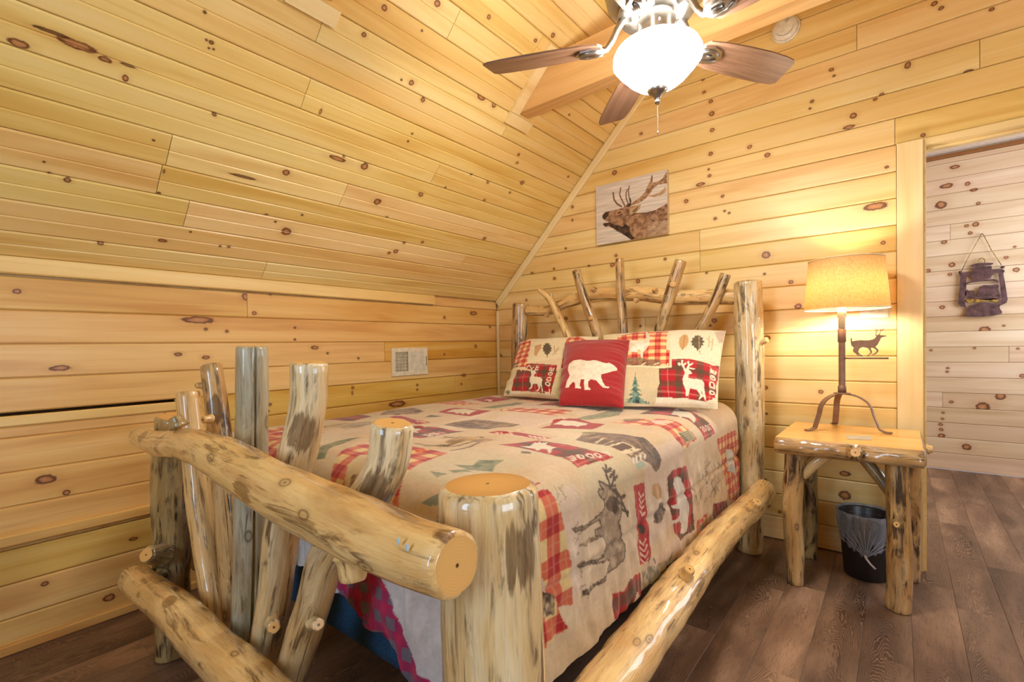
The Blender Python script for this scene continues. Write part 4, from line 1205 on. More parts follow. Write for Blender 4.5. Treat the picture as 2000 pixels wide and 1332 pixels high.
# ------------------------------------------------------------------ pillows
def pillow(name, corners, T, painter, base, mat, nx=210, ny=140, wrinkle=.006, seed=1, side=0.0):
    TL, TR, BR, BL = (np.array(c, float) for c in corners)
    W_ = (np.linalg.norm(TR - TL) + np.linalg.norm(BR - BL)) / 2; H_ = (np.linalg.norm(BL - TL) + np.linalg.norm(BR - TR)) / 2
    s, t = np.meshgrid(np.linspace(0, 1, nx), np.linspace(0, 1, ny), indexing='ij')
    s, t = s.ravel(), t.ravel()
    base3 = ((TL[None] * (1 - s)[:, None] + TR[None] * s[:, None]) * (1 - t)[:, None] + (BL[None] * (1 - s)[:, None] + BR[None] * s[:, None]) * t[:, None])
    nrm = np.cross(TR - TL, BL - TL); nrm /= np.linalg.norm(nrm)
    if nrm @ (CAM - TL) < 0: nrm = -nrm
    cen = base3.mean(0)
    # waisted edges
    e = (2 * s - 1); g = (2 * t - 1)
    pull = 1 - .035 * (1 - e ** 2) * np.abs(g) ** 3 - 0
    pullx = 1 - .035 * (1 - g ** 2) * np.abs(e) ** 3
    ux = (TR - TL + BR - BL) / 2; uy = (BL - TL + BR - TR) / 2
    flat = base3 + ux[None] * (e * (pullx - 1) / 2)[:, None] + uy[None] * (g * (pull - 1) / 2)[:, None]
    prof = (np.clip(1 - np.abs(e) ** 2.6, 0, 1) * np.clip(1 - np.abs(g) ** 2.6, 0, 1)) ** .52
    PP = np.stack([s * W_, t * H_], 1)
    edge = 1 - prof
    wr = (vnoise(PP * np.array([6, 26]), 1, seed) - .5) * wrinkle * (edge * 2.0 + .4) + (vnoise(PP, 9, seed + 3) - .5) * wrinkle * 1.2
    if side: wr += side * np.sin(t * H_ * 150 + 4 * vnoise(PP, 14, seed + 9)) * np.clip((s - .68) / .3, 0, 1) * np.clip((1 - s) * 12, 0, 1)
    mask = np.clip(prof * 6, 0, 1)
    front = flat + nrm[None] * (prof * T * .62 + wr * mask)[:, None]
    back = flat - nrm[None] * (prof * T * .38)[:, None]
    pr = Print(PP, base)
    dF = front - CAM; zF = dF @ FW
    fx = 1000 + FPX * (dF @ RT) / zF; fy = CY0 - FPX * (dF @ UP) / zF

    def to(q):
        k = int(np.argmin((fx - q[0]) ** 2 + (fy - q[1]) ** 2)); return (PP[k, 0], PP[k, 1])
    painter(pr, to, W_, H_)
    pr.c *= (0.965 + .07 * vnoise(PP, 170, 31))[:, None]
    colr = np.concatenate([lin_np(np.clip(pr.c, 0, 1)), np.ones((len(PP), 1))], 1)
    idx = np.arange(nx * ny).reshape(nx, ny)
    q = np.stack([idx[:-1, :-1], idx[1:, :-1], idx[1:, 1:], idx[:-1, 1:]], -1).reshape(-1, 4)
    co = np.concatenate([front, back]).astype(np.float32); cc = np.concatenate([colr, colr]).astype(np.float32)
    f = np.cross(front[q[0, 1]] - front[q[0, 0]], front[q[0, 3]] - front[q[0, 0]])
    mid = len(q) // 2 + ny // 2
    f = np.cross(front[q[mid, 1]] - front[q[mid, 0]], front[q[mid, 3]] - front[q[mid, 0]])
    qa, qb = (q, q[:, ::-1]) if f @ nrm > 0 else (q[:, ::-1], q)
    return cloth_object(name, co, np.concatenate([qa, qb + nx * ny]), cc, mat)


R4 = zoomer(980, 640, 220 / 1831); R6 = zoomer(1200, 640, 220 / 1724)
OAK = [(0, -.5), (.06, -.42), (.2, -.46), (.18, -.34), (.34, -.32), (.3, -.2), (.42, -.1), (.32, -.02), (.36, .1), (.22, .14), (.22, .26), (.1, .28), (.03, .42), (0, .6),
       (-.03, .42), (-.1, .28), (-.22, .26), (-.22, .14), (-.36, .1), (-.32, -.02), (-.42, -.1), (-.3, -.2), (-.34, -.32), (-.18, -.34), (-.2, -.46), (-.06, -.42)]


def paint_right(pr, to, w, h):
    def pg(pts, fill, al=1.0, z=R6): pr.poly([to(q) for q in z(pts)], fill, al)
    def ln(pts, wd, col, al=1.0, z=R6): pr.line([to(q) for q in z(pts)], wd, col, al)
    TT = tartan(.105, C8(178, 30, 36))
    pg([(860, 60), (1700, 40), (1700, 620), (870, 480)], C8(240, 222, 190))
    pg([(-200, 60), (30, 60), (60, 300), (-200, 300)], C8(238, 222, 176))
    pg([(50, 140), (240, 90), (500, 55), (700, 65), (865, 95), (800, 330), (850, 350), (845, 590), (200, 590), (60, 590), (40, 300)], check(.062))
    pg([(180, 470), (420, 455), (500, 480), (700, 490), (720, 560), (600, 590), (180, 590)], mottled(C8(96, 84, 60), C8(150, 120, 86), 50, 2), .75)
    # pale elk
    pg([(225, 215), (260, 195), (400, 190), (490, 160), (500, 110), (540, 135), (590, 150), (545, 185), (540, 240), (500, 320), (440, 370), (430, 470), (410, 440), (400, 340), (370, 340), (340, 380), (320, 370), (260, 370), (215, 380), (235, 300)], mottled(C8(226, 210, 176), C8(246, 236, 214), 30, 3))
    for p in ([(505, 115), (470, 80), (430, 60)], [(520, 110), (540, 70), (600, 60)], [(480, 90), (500, 60)]): ln(p, .006, C8(216, 196, 160))
    # linen panel with fir
    pg([(-60, 590), (690, 600), (680, 900), (640, 1130), (600, 1190), (-60, 1180)], C8(210, 190, 150))
    F = mottled(C8(70, 104, 92), C8(140, 160, 138), 60, 4)
    for k in range(5):
        y = 770 + k * 72; hw = 36 + k * 32
        pg([(322, y - 45), (322 + hw * .5, y + 20), (322 + hw, y + 62), (322 + hw * .45, y + 48), (322, y + 66), (322 - hw * .45, y + 48), (322 - hw, y + 62), (322 - hw * .5, y + 20)], F)
    pg([(250, 1090), (400, 1090), (540, 1150), (380, 1165), (250, 1160), (190, 1140)], F)
    ln([(322, 690), (322, 780)], .004, C8(90, 116, 100))
    pg([(330, 1110), (375, 1090), (390, 1150), (340, 1160)], C8(50, 66, 62))
    ln([(160, 590), (420, 590), (680, 605), (1000, 610)], .009, C8(240, 222, 184))
    for p in ([(400, 590), (470, 535)], [(620, 560), (680, 540)], [(690, 600), (790, 655)], [(800, 590), (820, 550)], [(870, 580), (940, 545)], [(860, 610), (865, 660)]): ln(p, .007, C8(240, 222, 184))
    # leaves
    pg([(985, 215), (1000, 160), (1060, 100), (1120, 115), (1142, 200), (1110, 270), (1040, 345), (1000, 290)], C8(206, 160, 104))
    ln([(1075, 130), (1040, 340)], .003, C8(170, 124, 76))
    pg([(1275 + a * 250, 240 + b * 270) for a, b in OAK], C8(104, 88, 64))
    ln([(1290, 130), (1310, 400)], .004, C8(180, 160, 120))
    for p in ([(1400, 160), (1500, 230)], [(1450, 120), (1440, 300)], [(1520, 170), (1480, 350)]): ln(p, .006, C8(206, 184, 140))
    pg([(1530, 70), (1700, 40), (1700, 250), (1600, 240), (1560, 130)], C8(160, 132, 116), .5)
    # tartan deer panel
    pg([(885, 485), (1130, 480), (1380, 530), (1500, 580), (1610, 610), (1600, 760), (1540, 1100), (1380, 1130), (650, 1055), (690, 830), (690, 625), (885, 605)], TT)
    pg([(640, 1060), (1390, 1135), (1440, 1200), (640, 1180)], C8(236, 222, 194))
    pg([(1080, 690), (1060, 640), (1040, 600), (1075, 600), (1100, 640), (1150, 640), (1190, 705), (1140, 715), (1130, 770), (1330, 800), (1375, 850), (1370, 920), (1410, 1120), (1390, 1120), (1340, 960), (1335, 1000), (1360, 1040), (1310, 1110), (1290, 1100), (1320, 1040), (1260, 940), (1160, 930), (1125, 1060), (1115, 1060), (1120, 940), (1115, 1040), (1100, 1050), (1085, 930), (1050, 860), (1045, 790)], CREAM)
    for p in ([(1060, 610), (1040, 560), (1035, 500)], [(1040, 570), (980, 540)], [(1050, 580), (1095, 540)], [(1110, 640), (1140, 580), (1130, 515)], [(1140, 580), (1200, 545)], [(1120, 620), (1220, 630)], [(1000, 580), (985, 555)]): ln(p, .009, CREAM)
    o = np.array(to(R6([(1520, 1150)])[0])); e = np.array(to(R6([(1560, 640)])[0]))
    u = np.array(to(R6([(1440, 1140)])[0])) - o
    text(pr, 'LODGE', o, (e - o) / 5 * 1.02, u * .85, .0075, C8(236, 216, 186))


def paint_left(pr, to, w, h):
    def pg(pts, fill, al=1.0, z=R4): pr.poly([to(q) for q in z(pts)], fill, al)
    def ln(pts, wd, col, al=1.0, z=R4): pr.line([to(q) for q in z(pts)], wd, col, al)
    TT = tartan(.105, C8(172, 28, 34))
    pg([(420, 160), (1030, 120), (1600, 120), (1600, 600), (400, 580)], C8(240, 224, 188))
    pg([(230, 240), (330, 160), (480, 200), (460, 300), (400, 640), (150, 660), (180, 560), (240, 440)], check(.062))
    pg([(150, 600), (200, 560), (270, 600), (260, 640), (130, 660)], C8(96, 80, 56), .7)
    pg([(1050, 200), (1200, 180), (1500, 300), (1300, 700), (960, 660), (1000, 480)], check(.062))
    pg([(540, 300), (650, 265), (640, 330), (560, 465), (530, 440)], C8(208, 160, 104))
    pg([(740 + a * 190, 360 + b * 240) for a, b in OAK], C8(96, 80, 56))
    for p in ([(820, 440), (930, 340)], [(860, 400), (850, 290)], [(880, 380), (930, 310)], [(840, 420), (900, 420)]): ln(p, .006, C8(186, 160, 100))
    pg([(130, 650), (250, 640), (160, 1040), (40, 1060), (50, 920)], C8(224, 212, 172))
    pg([(60, 1040), (110, 1010), (170, 1070), (90, 1090)], C8(96, 124, 100), .8)
    pg([(250, 690), (385, 690), (395, 600), (420, 580), (905, 610), (890, 700), (910, 720), (800, 1095), (160, 1020), (190, 850)], TT)
    ln([(140, 655), (300, 660), (460, 690)], .012, C8(240, 220, 176))
    for p in ([(170, 640), (270, 605)], [(300, 665), (320, 700)], [(380, 690), (440, 610)]): ln(p, .009, C8(240, 220, 176))
    pg([(480, 770), (470, 700), (490, 690), (540, 695), (565, 740), (525, 765), (530, 790), (640, 810), (665, 850), (655, 920), (672, 1060), (655, 1060), (640, 960), (620, 940), (630, 980), (580, 1040), (560, 1030), (605, 980), (570, 910), (510, 920), (490, 980), (450, 1010), (440, 1000), (470, 960), (480, 920), (455, 880), (455, 820)], CREAM)
    for p in ([(490, 700), (480, 660), (455, 620)], [(485, 670), (520, 640)], [(530, 695), (560, 660), (575, 620)], [(560, 660), (600, 640)], [(545, 690), (590, 680)]): ln(p, .009, CREAM)
    o = np.array(to(R4([(775, 1065)])[0])); e = np.array(to(R4([(865, 625)])[0])); u = np.array(to(R4([(695, 1050)])[0])) - o
    text(pr, 'LODGE', o, (e - o) / 5, u * .85, .0075, C8(238, 222, 190))
    pg([(915, 680), (1040, 700), (960, 1150), (810, 1100)], C8(214, 198, 150))
    pg([(150, 1030), (450, 1075), (800, 1100), (960, 1150), (940, 1190), (120, 1080)], C8(236, 224, 196))


def paint_bear(pr, to, w, h):
    Z = R4
    Bz = zoomer(970, 630, .23)
    bear = [(585, 545), (600, 490), (620, 450), (605, 400), (615, 350), (650, 325), (720, 315), (770, 325), (840, 318), (890, 335), (930, 345), (955, 338), (965, 345), (1000, 365), (1028, 395), (1010, 410), (950, 425), (890, 440), (890, 470), (905, 510), (925, 540), (960, 548), (950, 556), (905, 556), (880, 530), (845, 490), (800, 480), (780, 500), (775, 545), (800, 565), (795, 572), (748, 568), (740, 520), (745, 480), (715, 485), (705, 540), (718, 550), (715, 560), (668, 556), (665, 515), (655, 500), (620, 530), (615, 552), (585, 553)]
    pr.poly([to(q) for q in Bz(bear)], mottled(C8(226, 208, 182), C8(240, 224, 200), 40, 2))


def pc(px, Y): return on_y(px, Y)


def pz(px, z): return on_z(px, z)


sh_r = pillow('pillow_sham', [pc((1178, 655), -.34), pc((1418, 646), -.36), pz((1402, 799), .822), pz((1178, 794), .822)], .13, paint_right, (232, 212, 176), PRINTED, wrinkle=.011, seed=2)
tag(sh_r, 'lodge print pillow sham on the nightstand side of the bed with large white deer panel', 'pillow', 'printed pillow shams')
sh_l = pillow('pillow_sham', [pc((1016, 668), -.33), pc((1170, 657), -.34), pz((1152, 787), .822), pz((983, 773), .822)], .12, paint_left, (232, 212, 176), PRINTED, wrinkle=.011, seed=5)
tag(sh_l, 'lodge print pillow sham beside the knee wall, half behind the red cushion', 'pillow', 'printed pillow shams')
th = pillow('throw_pillow', [pz((1104, 671), 1.185) * 0 + pc((1103, 670), -.56), pc((1230, 664), -.55), pz((1218, 797), .828), pz((1091, 792), .828)], .12, paint_bear, (160, 33, 33), printed_mat('red_canvas', .8, .3, 500, .2), nx=170, ny=170, wrinkle=.008, seed=8, side=.0022)
tag(th, 'square red throw pillow with a cream walking bear on its front', 'pillow')


# ------------------------------------------------------------------ ceiling beams
def beam(y0, y1, label):
    root = empty('ceiling_beam', (XR, (y0 + y1) / 2, 2.44))
    tag(root, label, 'beam', 'collar ties under the roof')
    zt = 2.675
    mb = MB()
    xa, xb = 2.44 - 1.5, zt - 1.5
    xc, xd = 2 * XR - xa, 2 * XR - xb
    g = .012
    vs_ = [(xa + g, y0, 2.44), (xc - g, y0, 2.44), (xd - g, y0, zt), (xb + g, y0, zt), (xa + g, y1, 2.44), (xc - g, y1, 2.44), (xd - g, y1, zt), (xb + g, y1, zt)]
    mb.add(vs_, [(0, 1, 2, 3), (4, 7, 6, 5), (0, 4, 5, 1), (3, 2, 6, 7), (0, 3, 7, 4), (1, 5, 6, 2)], 0, [(v[0], v[2], v[1]) for v in vs_])
    mb.build('timber', BEAM, root)
    # trim blocks where the beam meets the slope
    n = np.array([r2, 0, -r2])
    for (s0, s1, ya, yb) in ((1.262, 1.325, y0 - .062, y1 + .045), (1.327, 1.70, y0 - .062, y0 - .001)):
        mb = MB()
        pts = []
        for d in (.001, .02):
            for (s, yy) in ((s0, ya), (s1, ya), (s1, yb), (s0, yb)):
                p = np.array([s * r2, yy, 1.5 + s * r2]) + n * d; pts.append(tuple(p))
        mb.add(pts, [(0, 1, 2, 3), (7, 6, 5, 4), (0, 4, 5, 1), (1, 5, 6, 2), (2, 6, 7, 3), (3, 7, 4, 0)], 0, [(p[1], p[0], p[2]) for p in pts])
        mb.build('trim_block', PINE_T, root)


beam(-0.88, -0.79, 'pine collar tie beam behind the ceiling fan near the headboard wall')
beam(-2.12, -2.03, 'pine collar tie beam at the upper edge, only its trimmed corner in view')

# ------------------------------------------------------------------ ceiling fan
fc = np.array([1.967, -1.411, 0.0])
fan = empty('ceiling_fan', (fc[0], fc[1], 2.0)); tag(fan, 'brushed nickel ceiling fan with five dark walnut blades and a glowing bowl light', 'ceiling fan')


def blade_mat():
    t = NT('walnut_blade')
    lc = t.n('Attribute', attribute_name='lc').outputs['Vector']
    s = t.noise(t.vmath('MULTIPLY', lc, (4, 90, 90)), 1.0, 4, .6, .5)
    t.principled(color=t.ramp(s, [(.3, lin((104, 72, 54))), (.7, lin((146, 110, 88)))]), rough=.33, spec=.5)
    return t.mat


def bowl_mat():
    t = NT('lit_frosted_glass')
    nz = t.noise(t.n('TexCoord').outputs['Object'], 14, 2)
    e = t.n('Emission', {'Color': t.mix(nz, (1.0, .96, .87), (1.0, .97, .90)), 'Strength': BOWL_STRENGTH})
    t.nt.links.new(e.outputs[0], t.out.inputs[0])
    return t.mat


BL = blade_mat()
ZB = 2.176
mb = MB(); mb.lathe([(.018, 2.52), (.018, ZR - .12), (.07, ZR - .1), (.07, ZR - .04)], (fc[0], fc[1], 0)); mb.build('downrod', NICKEL, fan)
mb = MB(); mb.lathe([(.045, 2.275), (.12, 2.285), (.165, 2.315), (.178, 2.36), (.175, 2.40), (.15, 2.45), (.10, 2.49), (.05, 2.52), (.022, 2.53)], (fc[0], fc[1], 0), 40); mh = mb.build('motor_housing', NICKEL, fan)
mb = MB(); mb.lathe([(.09, 2.262), (.128, 2.266), (.13, 2.274), (.09, 2.278)], (fc[0], fc[1], 0), 40); mb.build('flywheel', NICKEL, fan)
mb = MB(); mb.lathe([(.060, 2.160), (.066, 2.172), (.066, 2.235), (.058, 2.250), (.050, 2.275)], (fc[0], fc[1], 0), 32); mb.build('light_fitter', NICKEL, fan)
for k in range(6):
    a = k * math.pi / 3
    mb = MB(); c = (fc[0] + .067 * math.cos(a), fc[1] + .067 * math.sin(a), 2.205); mb.lathe([(.004, -.003), (.004, .003)], c, 10, axis='z'); mb.build('screw', NICKEL, fan)
prof = [(.062, 2.178), (.085, 2.176), (.118, 2.163), (.140, 2.143), (.1495, 2.118), (.1475, 2.096), (.138, 2.078), (.124, 2.062), (.108, 2.040), (.088, 2.018), (.062, 2.000), (.034, 1.990), (.016, 1.988)]
prof = [(r, 2.092 + (z - 2.092) * .82) for r, z in [(.062, 2.178), (.085, 2.176), (.118, 2.166), (.139, 2.148), (.148, 2.126), (.1475, 2.104), (.134, 2.083), (.120, 2.064), (.099, 2.036), (.074, 2.012), (.050, 1.997), (.034, 1.990), (.016, 1.988)]]
mb = MB(); mb.lathe(prof, (fc[0], fc[1], 0), 48); mb.build('glass_bowl', bowl_mat(), fan)
mb = MB(); mb.lathe([(.034, 2.0078), (.035, 2.003), (.028, 1.994), (.016, 1.986), (.011, 1.976), (.007, 1.972), (.010, 1.966), (.009, 1.960), (.004, 1.957)], (fc[0], fc[1], 0), 24); mb.build('finial', NICKEL, fan)
mb = MB()
for k in range(17):
    mb.lathe([(.0005, -.0019), (.0019, 0), (.0005, .0019)], (fc[0], fc[1], 1.955 - k * .0056), 8)
pcn = mb.build('pull_chain', NICKEL, fan)
mb = MB(); mb.lathe([(.001, 1.852), (.003, 1.854), (.0028, 1.861), (.001, 1.864)], (fc[0], fc[1], 0), 8); mb.build('pull_knob', NICKEL, fan)
for k in range(5):
    ang = math.radians(60.3 + 72 * k)
    R_ = Matrix.Translation((fc[0], fc[1], ZB)) @ Matrix.Rotation(ang, 4, 'Z') @ Matrix.Rotation(math.radians(-12), 4, 'X')
    outl = [(.185, .030), (.20, .052), (.26, .062), (.36, .067), (.46, .068), (.545, .066), (.595, .060), (.615, .050), (.600, -.050), (.585, -.062), (.54, -.068), (.46, -.070), (.36, -.066), (.26, -.058), (.20, -.048), (.185, -.030)]
    mb = MB(); n = len(outl)
    vs_ = [tuple(R_ @ Vector((x, y, -.003))) for x, y in outl] + [tuple(R_ @ Vector((x, y, .003))) for x, y in outl]
    mb.add(vs_, [tuple(range(n)), tuple(range(2 * n - 1, n - 1, -1))] + [(i, (i + 1) % n, (i + 1) % n + n, i + n) for i in range(n)], 0, [(x + k, y, z) for z in (-.003, .003) for x, y in outl])
    b = mb.build('blade', BL, fan)
    mb = MB()
    M2 = Matrix.Translation((fc[0], fc[1], 0)) @ Matrix.Rotation(ang, 4, 'Z')
    arm = [(.085, 0, 2.268), (.115, 0, 2.262), (.135, 0, 2.232), (.15, 0, 2.200), (.17, 0, 2.174), (.20, 0, 2.166), (.235, 0, 2.165)]
    mb.tube([tuple(M2 @ Vector(q)) for q in arm], [.016, .014, .012, .011, .011, .012, .010], 10)
    # scrolled leaf under the blade root
    Lf = [(.17, 0), (.19, .030), (.225, .038), (.262, .030), (.285, 0), (.262, -.030), (.225, -.038), (.19, -.030)]
    vs_ = [tuple(R_ @ Vector((x, y, -.011))) for x, y in Lf] + [tuple(R_ @ Vector((x, y, -.0035))) for x, y in Lf]; n = len(Lf)
    mb.add(vs_, [tuple(range(n)), tuple(range(2 * n - 1, n - 1, -1))] + [(i, (i + 1) % n, (i + 1) % n + n, i + n) for i in range(n)])
    for yy in (-.016, .016): mb.tube([tuple(R_ @ Vector((x, yy * f, -.013))) for x, f in ((.185, .6), (.21, 1.2), (.24, 1.3), (.265, .5))], .006, 8)
    mb.build('blade_bracket', NICKEL, b)

# ------------------------------------------------------------------ smoke detector
P = on_y((1535, 59), 0.0)
sd = empty('smoke_detector', (P[0], -.001, P[2])); tag(sd, 'round white smoke detector on the back wall right of the fan', 'smoke detector')
c = (P[0], -.0008, P[2])
mb = MB(); mb.lathe([(.068, 0), (.070, .004), (.070, .012), (.066, .016)], c, 40, axis='y'); mb.build('base', WHITE, sd)
mb = MB(); mb.lathe([(.064, .0165), (.062, .026), (.054, .034), (.040, .038), (.020, .039), (.004, .039)], c, 40, axis='y'); mb.build('cover', WHITE, sd)
mb = MB(); mb.lathe([(.011, .0385), (.011, .042), (.009, .043)], (c[0] + .012, c[1], c[2] + .030), 20, axis='y'); mb.build('test_button', simple('grey_plastic', (190, 184, 172), .5), sd)
mb = MB(); mb.tube([(c[0] + .044 * math.cos(a), c[1] - .0365, c[2] + .044 * math.sin(a)) for a in np.linspace(-2.6, -.2, 16)], .0016, 6); mb.build('sounder_slot', simple('slot_grey', (160, 150, 136), .6), sd)

# ------------------------------------------------------------------ elk picture
ax0, ax1, az0, az1 = .963, 1.472, 1.824, 2.231
art = empty('elk_picture', (1.217, 0, az0)); tag(art, 'square-edged wood print of a bugling brown elk above the headboard', 'picture')
mb = MB(); mb.box((ax0, -.030, az0), (ax1, -.0012, az1), bevel=.001); mb.build('panel', simple('panel_edge', (206, 184, 150), .7), art)


def make_art():
    nx, ny = 250, 200
    s, t = np.meshgrid(np.linspace(ax0, ax1, nx), np.linspace(az0, az1, ny), indexing='ij')
    P = np.stack([s.ravel(), t.ravel()], 1)
    n1 = vnoise(P * np.array([1, 14]), 9, 3); n2 = vnoise(P * np.array([1, 9]), 30, 4)
    base = C8(226, 214, 200)[None] * (1 - n1[:, None] * .14) + C8(18, 8, -4)[None] * n2[:, None] * .6
    pr = Print(P, base)
    Z = zoomer(1150, 320, 180 / 1410)

    def w(q): p = on_y(q, -.031); return (p[0], p[2])

    def pg(pts, fill, al=1.0): pr.poly([w(q) for q in Z(pts)], fill, al)

    def ln(pts, wd, col, al=1.0): pr.line([w(q) for q in Z(pts)], wd, col, al)
    fur = mottled(C8(116, 82, 60), C8(176, 136, 102), 45, 5)
    pg([(205, 810), (215, 770), (250, 740), (330, 720), (440, 695), (510, 680), (560, 640), (640, 650), (720, 640), (800, 610), (780, 680), (720, 750), (780, 755), (900, 745), (1000, 720), (1100, 660), (1225, 590), (1225, 1080), (900, 1130), (650, 1165), (620, 1140), (560, 1100), (500, 1050), (400, 1000), (320, 960), (250, 965), (220, 935), (230, 905), (300, 900), (260, 875), (215, 840)], fur)
    pg([(640, 800), (760, 760), (860, 760), (860, 1120), (680, 1150), (600, 1060), (560, 940)], mottled(C8(126, 88, 62), C8(188, 146, 108), 60, 6), .8)
    pg([(900, 900), (1225, 860), (1225, 1080), (900, 1130)], mottled(C8(170, 138, 108), C8(206, 178, 146), 50, 7), .7)
    pg([(205, 810), (250, 740), (310, 730), (300, 790), (250, 850), (215, 840)], C8(64, 46, 36), .9)
    pg([(300, 900), (400, 930), (520, 960), (560, 920), (620, 960), (640, 1060), (700, 1140), (650, 1165), (560, 1100), (460, 1040), (320, 960)], mottled(C8(46, 34, 28), C8(96, 70, 52), 60, 8), .95)
    pg([(220, 910), (300, 895), (310, 930), (260, 960), (225, 945)], C8(70, 52, 42))
    pg([(240, 885), (300, 880), (300, 900), (250, 905)], C8(216, 190, 168))
    pg([(420, 740), (510, 700), (540, 740), (470, 770), (420, 790)], C8(200, 150, 110), .8)
    pg([(430, 750), (490, 725), (495, 745), (445, 765)], C8(60, 40, 30))
    pg([(620, 700), (700, 650), (800, 612), (760, 690), (690, 750), (640, 770)], C8(196, 160, 112), .85)
    pg([(660, 730), (760, 640), (740, 700), (690, 745)], C8(104, 78, 56), .8)
    ln([(640, 800), (720, 760), (880, 750), (1020, 715)], .006, C8(84, 56, 40), .8)
    # antlers
    AN, AL = C8(126, 88, 62), C8(186, 146, 108)
    pg([(590, 660), (620, 620), (700, 570), (800, 500), (860, 430), (900, 330), (940, 270), (960, 170), (975, 180), (975, 290), (1060, 270), (1130, 220), (1180, 140), (1200, 110), (1190, 240), (1220, 320), (1180, 300), (1060, 320), (990, 370), (940, 450), (860, 540), (760, 600), (660, 640)], mottled(AN, AL, 70, 9))
    pg([(900, 490), (1000, 470), (1110, 420), (1170, 350), (1190, 430), (1100, 480), (1000, 510)], mottled(C8(176, 136, 98), C8(206, 172, 136), 50, 10))
    for pts, wd in (([(500, 655), (430, 610), (385, 545), (372, 440)], .011), ([(550, 640), (500, 540), (470, 470), (488, 370)], .009), ([(610, 620), (570, 530), (570, 440), (590, 390)], .008), ([(640, 600), (615, 500), (605, 420), (618, 340)], .008)):
        ln(pts, wd, AN)
    ln([(620, 640), (640, 580), (630, 540)], .010, C8(58, 42, 34))
    pg([(560, 650), (600, 600), (640, 620), (620, 665)], C8(70, 50, 38), .8)
    for k in range(60):
        a = random.uniform(640, 1200); b = random.uniform(800, 1080)
        ln([(a, b), (a + random.uniform(10, 40), b + random.uniform(-6, 10))], .0022, C8(90, 62, 46), .35)
    for k in range(20):
        a = random.uniform(380, 640)
        ln([(a, 960 + (a - 380) * .45), (a + 20, 1020 + (a - 380) * .5)], .002, C8(40, 30, 24), .6)
    colr = np.concatenate([lin_np(np.clip(pr.c, 0, 1)), np.ones((len(P), 1))], 1).astype(np.float32)
    co = np.stack([P[:, 0], np.full(len(P), -.0306), P[:, 1]], 1).astype(np.float32)
    idx = np.arange(nx * ny).reshape(nx, ny)
    q = np.stack([idx[:-1, :-1], idx[1:, :-1], idx[1:, 1:], idx[:-1, 1:]], -1).reshape(-1, 4)
    return co, q, colr


co, qd, cl = make_art()
cloth_object('printed_face', co, qd, cl, printed_mat('printed_wood', .55, 0, 60, .03), art)

# ------------------------------------------------------------------ wall register
vy0, vy1, vz0, vz1 = -1.080, -.773, .944, 1.132
vent = empty('wall_register', (0, -.927, vz0)); tag(vent, 'cream metal air register with open grille and louvres on the knee wall', 'vent')
VM = simple('register_enamel', (232, 218, 188), .45)
mb = MB()
for lo, hi in (((.0008, vy0, vz0), (.012, vy1, vz0 + .028)), ((.0008, vy0, vz1 - .028), (.012, vy1, vz1)), ((.0008, vy0, vz0 + .028), (.012, vy0 + .028, vz1 - .028)), ((.0008, vy1 - .032, vz0 + .028), (.012, vy1, vz1 - .028)), ((.0008, -.945, vz0 + .028), (.012, -.925, vz1 - .028))):
    mb.box(lo, hi, bevel=.0012)
mb.build('frame', VM, vent)
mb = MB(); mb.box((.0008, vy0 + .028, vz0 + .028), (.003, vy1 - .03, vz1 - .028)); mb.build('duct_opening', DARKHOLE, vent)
for k in range(9):
    y = vy0 + .034 + k * .0108
    mb = MB(); mb.box((.0032, y, vz0 + .027), (.0085, y + .0035, vz1 - .027)); mb.build('grille_bar', VM, vent)
for k in range(5):
    z = vz0 + .045 + k * .022
    mb = MB(); mb.box((.0032, vy0 + .027, z), (.006, -.944, z + .003)); mb.build('grille_bar', VM, vent)
for k in range(10):
    y = -.922 + k * .0118
    mb = MB(); mb.add([(.0035, y, vz0 + .027), (.0035, y + .002, vz0 + .027), (.0125, y + .009, vz0 + .027), (.0125, y + .007, vz0 + .027), (.0035, y, vz1 - .027), (.0035, y + .002, vz1 - .027), (.0125, y + .009, vz1 - .027), (.0125, y + .007, vz1 - .027)],
                     [(0, 1, 2, 3), (7, 6, 5, 4), (0, 4, 5, 1), (1, 5, 6, 2), (2, 6, 7, 3), (3, 7, 4, 0)]); mb.build('louvre', VM, vent)
mb = MB(); mb.box((.0125, vy1 - .017, vz0 + .06), (.020, vy1 - .013, vz0 + .125), bevel=.0008); mb.build('damper_lever', simple('lever', (170, 150, 118), .5), vent)

# ------------------------------------------------------------------ light switch behind the lamp
sw = empty('switch_plate', (2.515, 0, 1.18)); tag(sw, 'cream double switch plate on the wall half hidden by the lampshade', 'switch plate')
mb = MB(); mb.box((2.456, -.006, 1.236), (2.574, -.0005, 1.351), bevel=.0025); mb.build('plate', WHITE, sw)
for xx in (2.492, 2.538):
    mb = MB(); mb.box((xx - .005, -.016, 1.287), (xx + .005, -.0062, 1.305), bevel=.001); mb.build('toggle', WHITE, sw)

# ------------------------------------------------------------------ nightstand
ns = empty('nightstand', (2.435, -.345, 0)); tag(ns, 'log nightstand with live-edge slab top standing beside the bed', 'nightstand')
ZT2 = .695


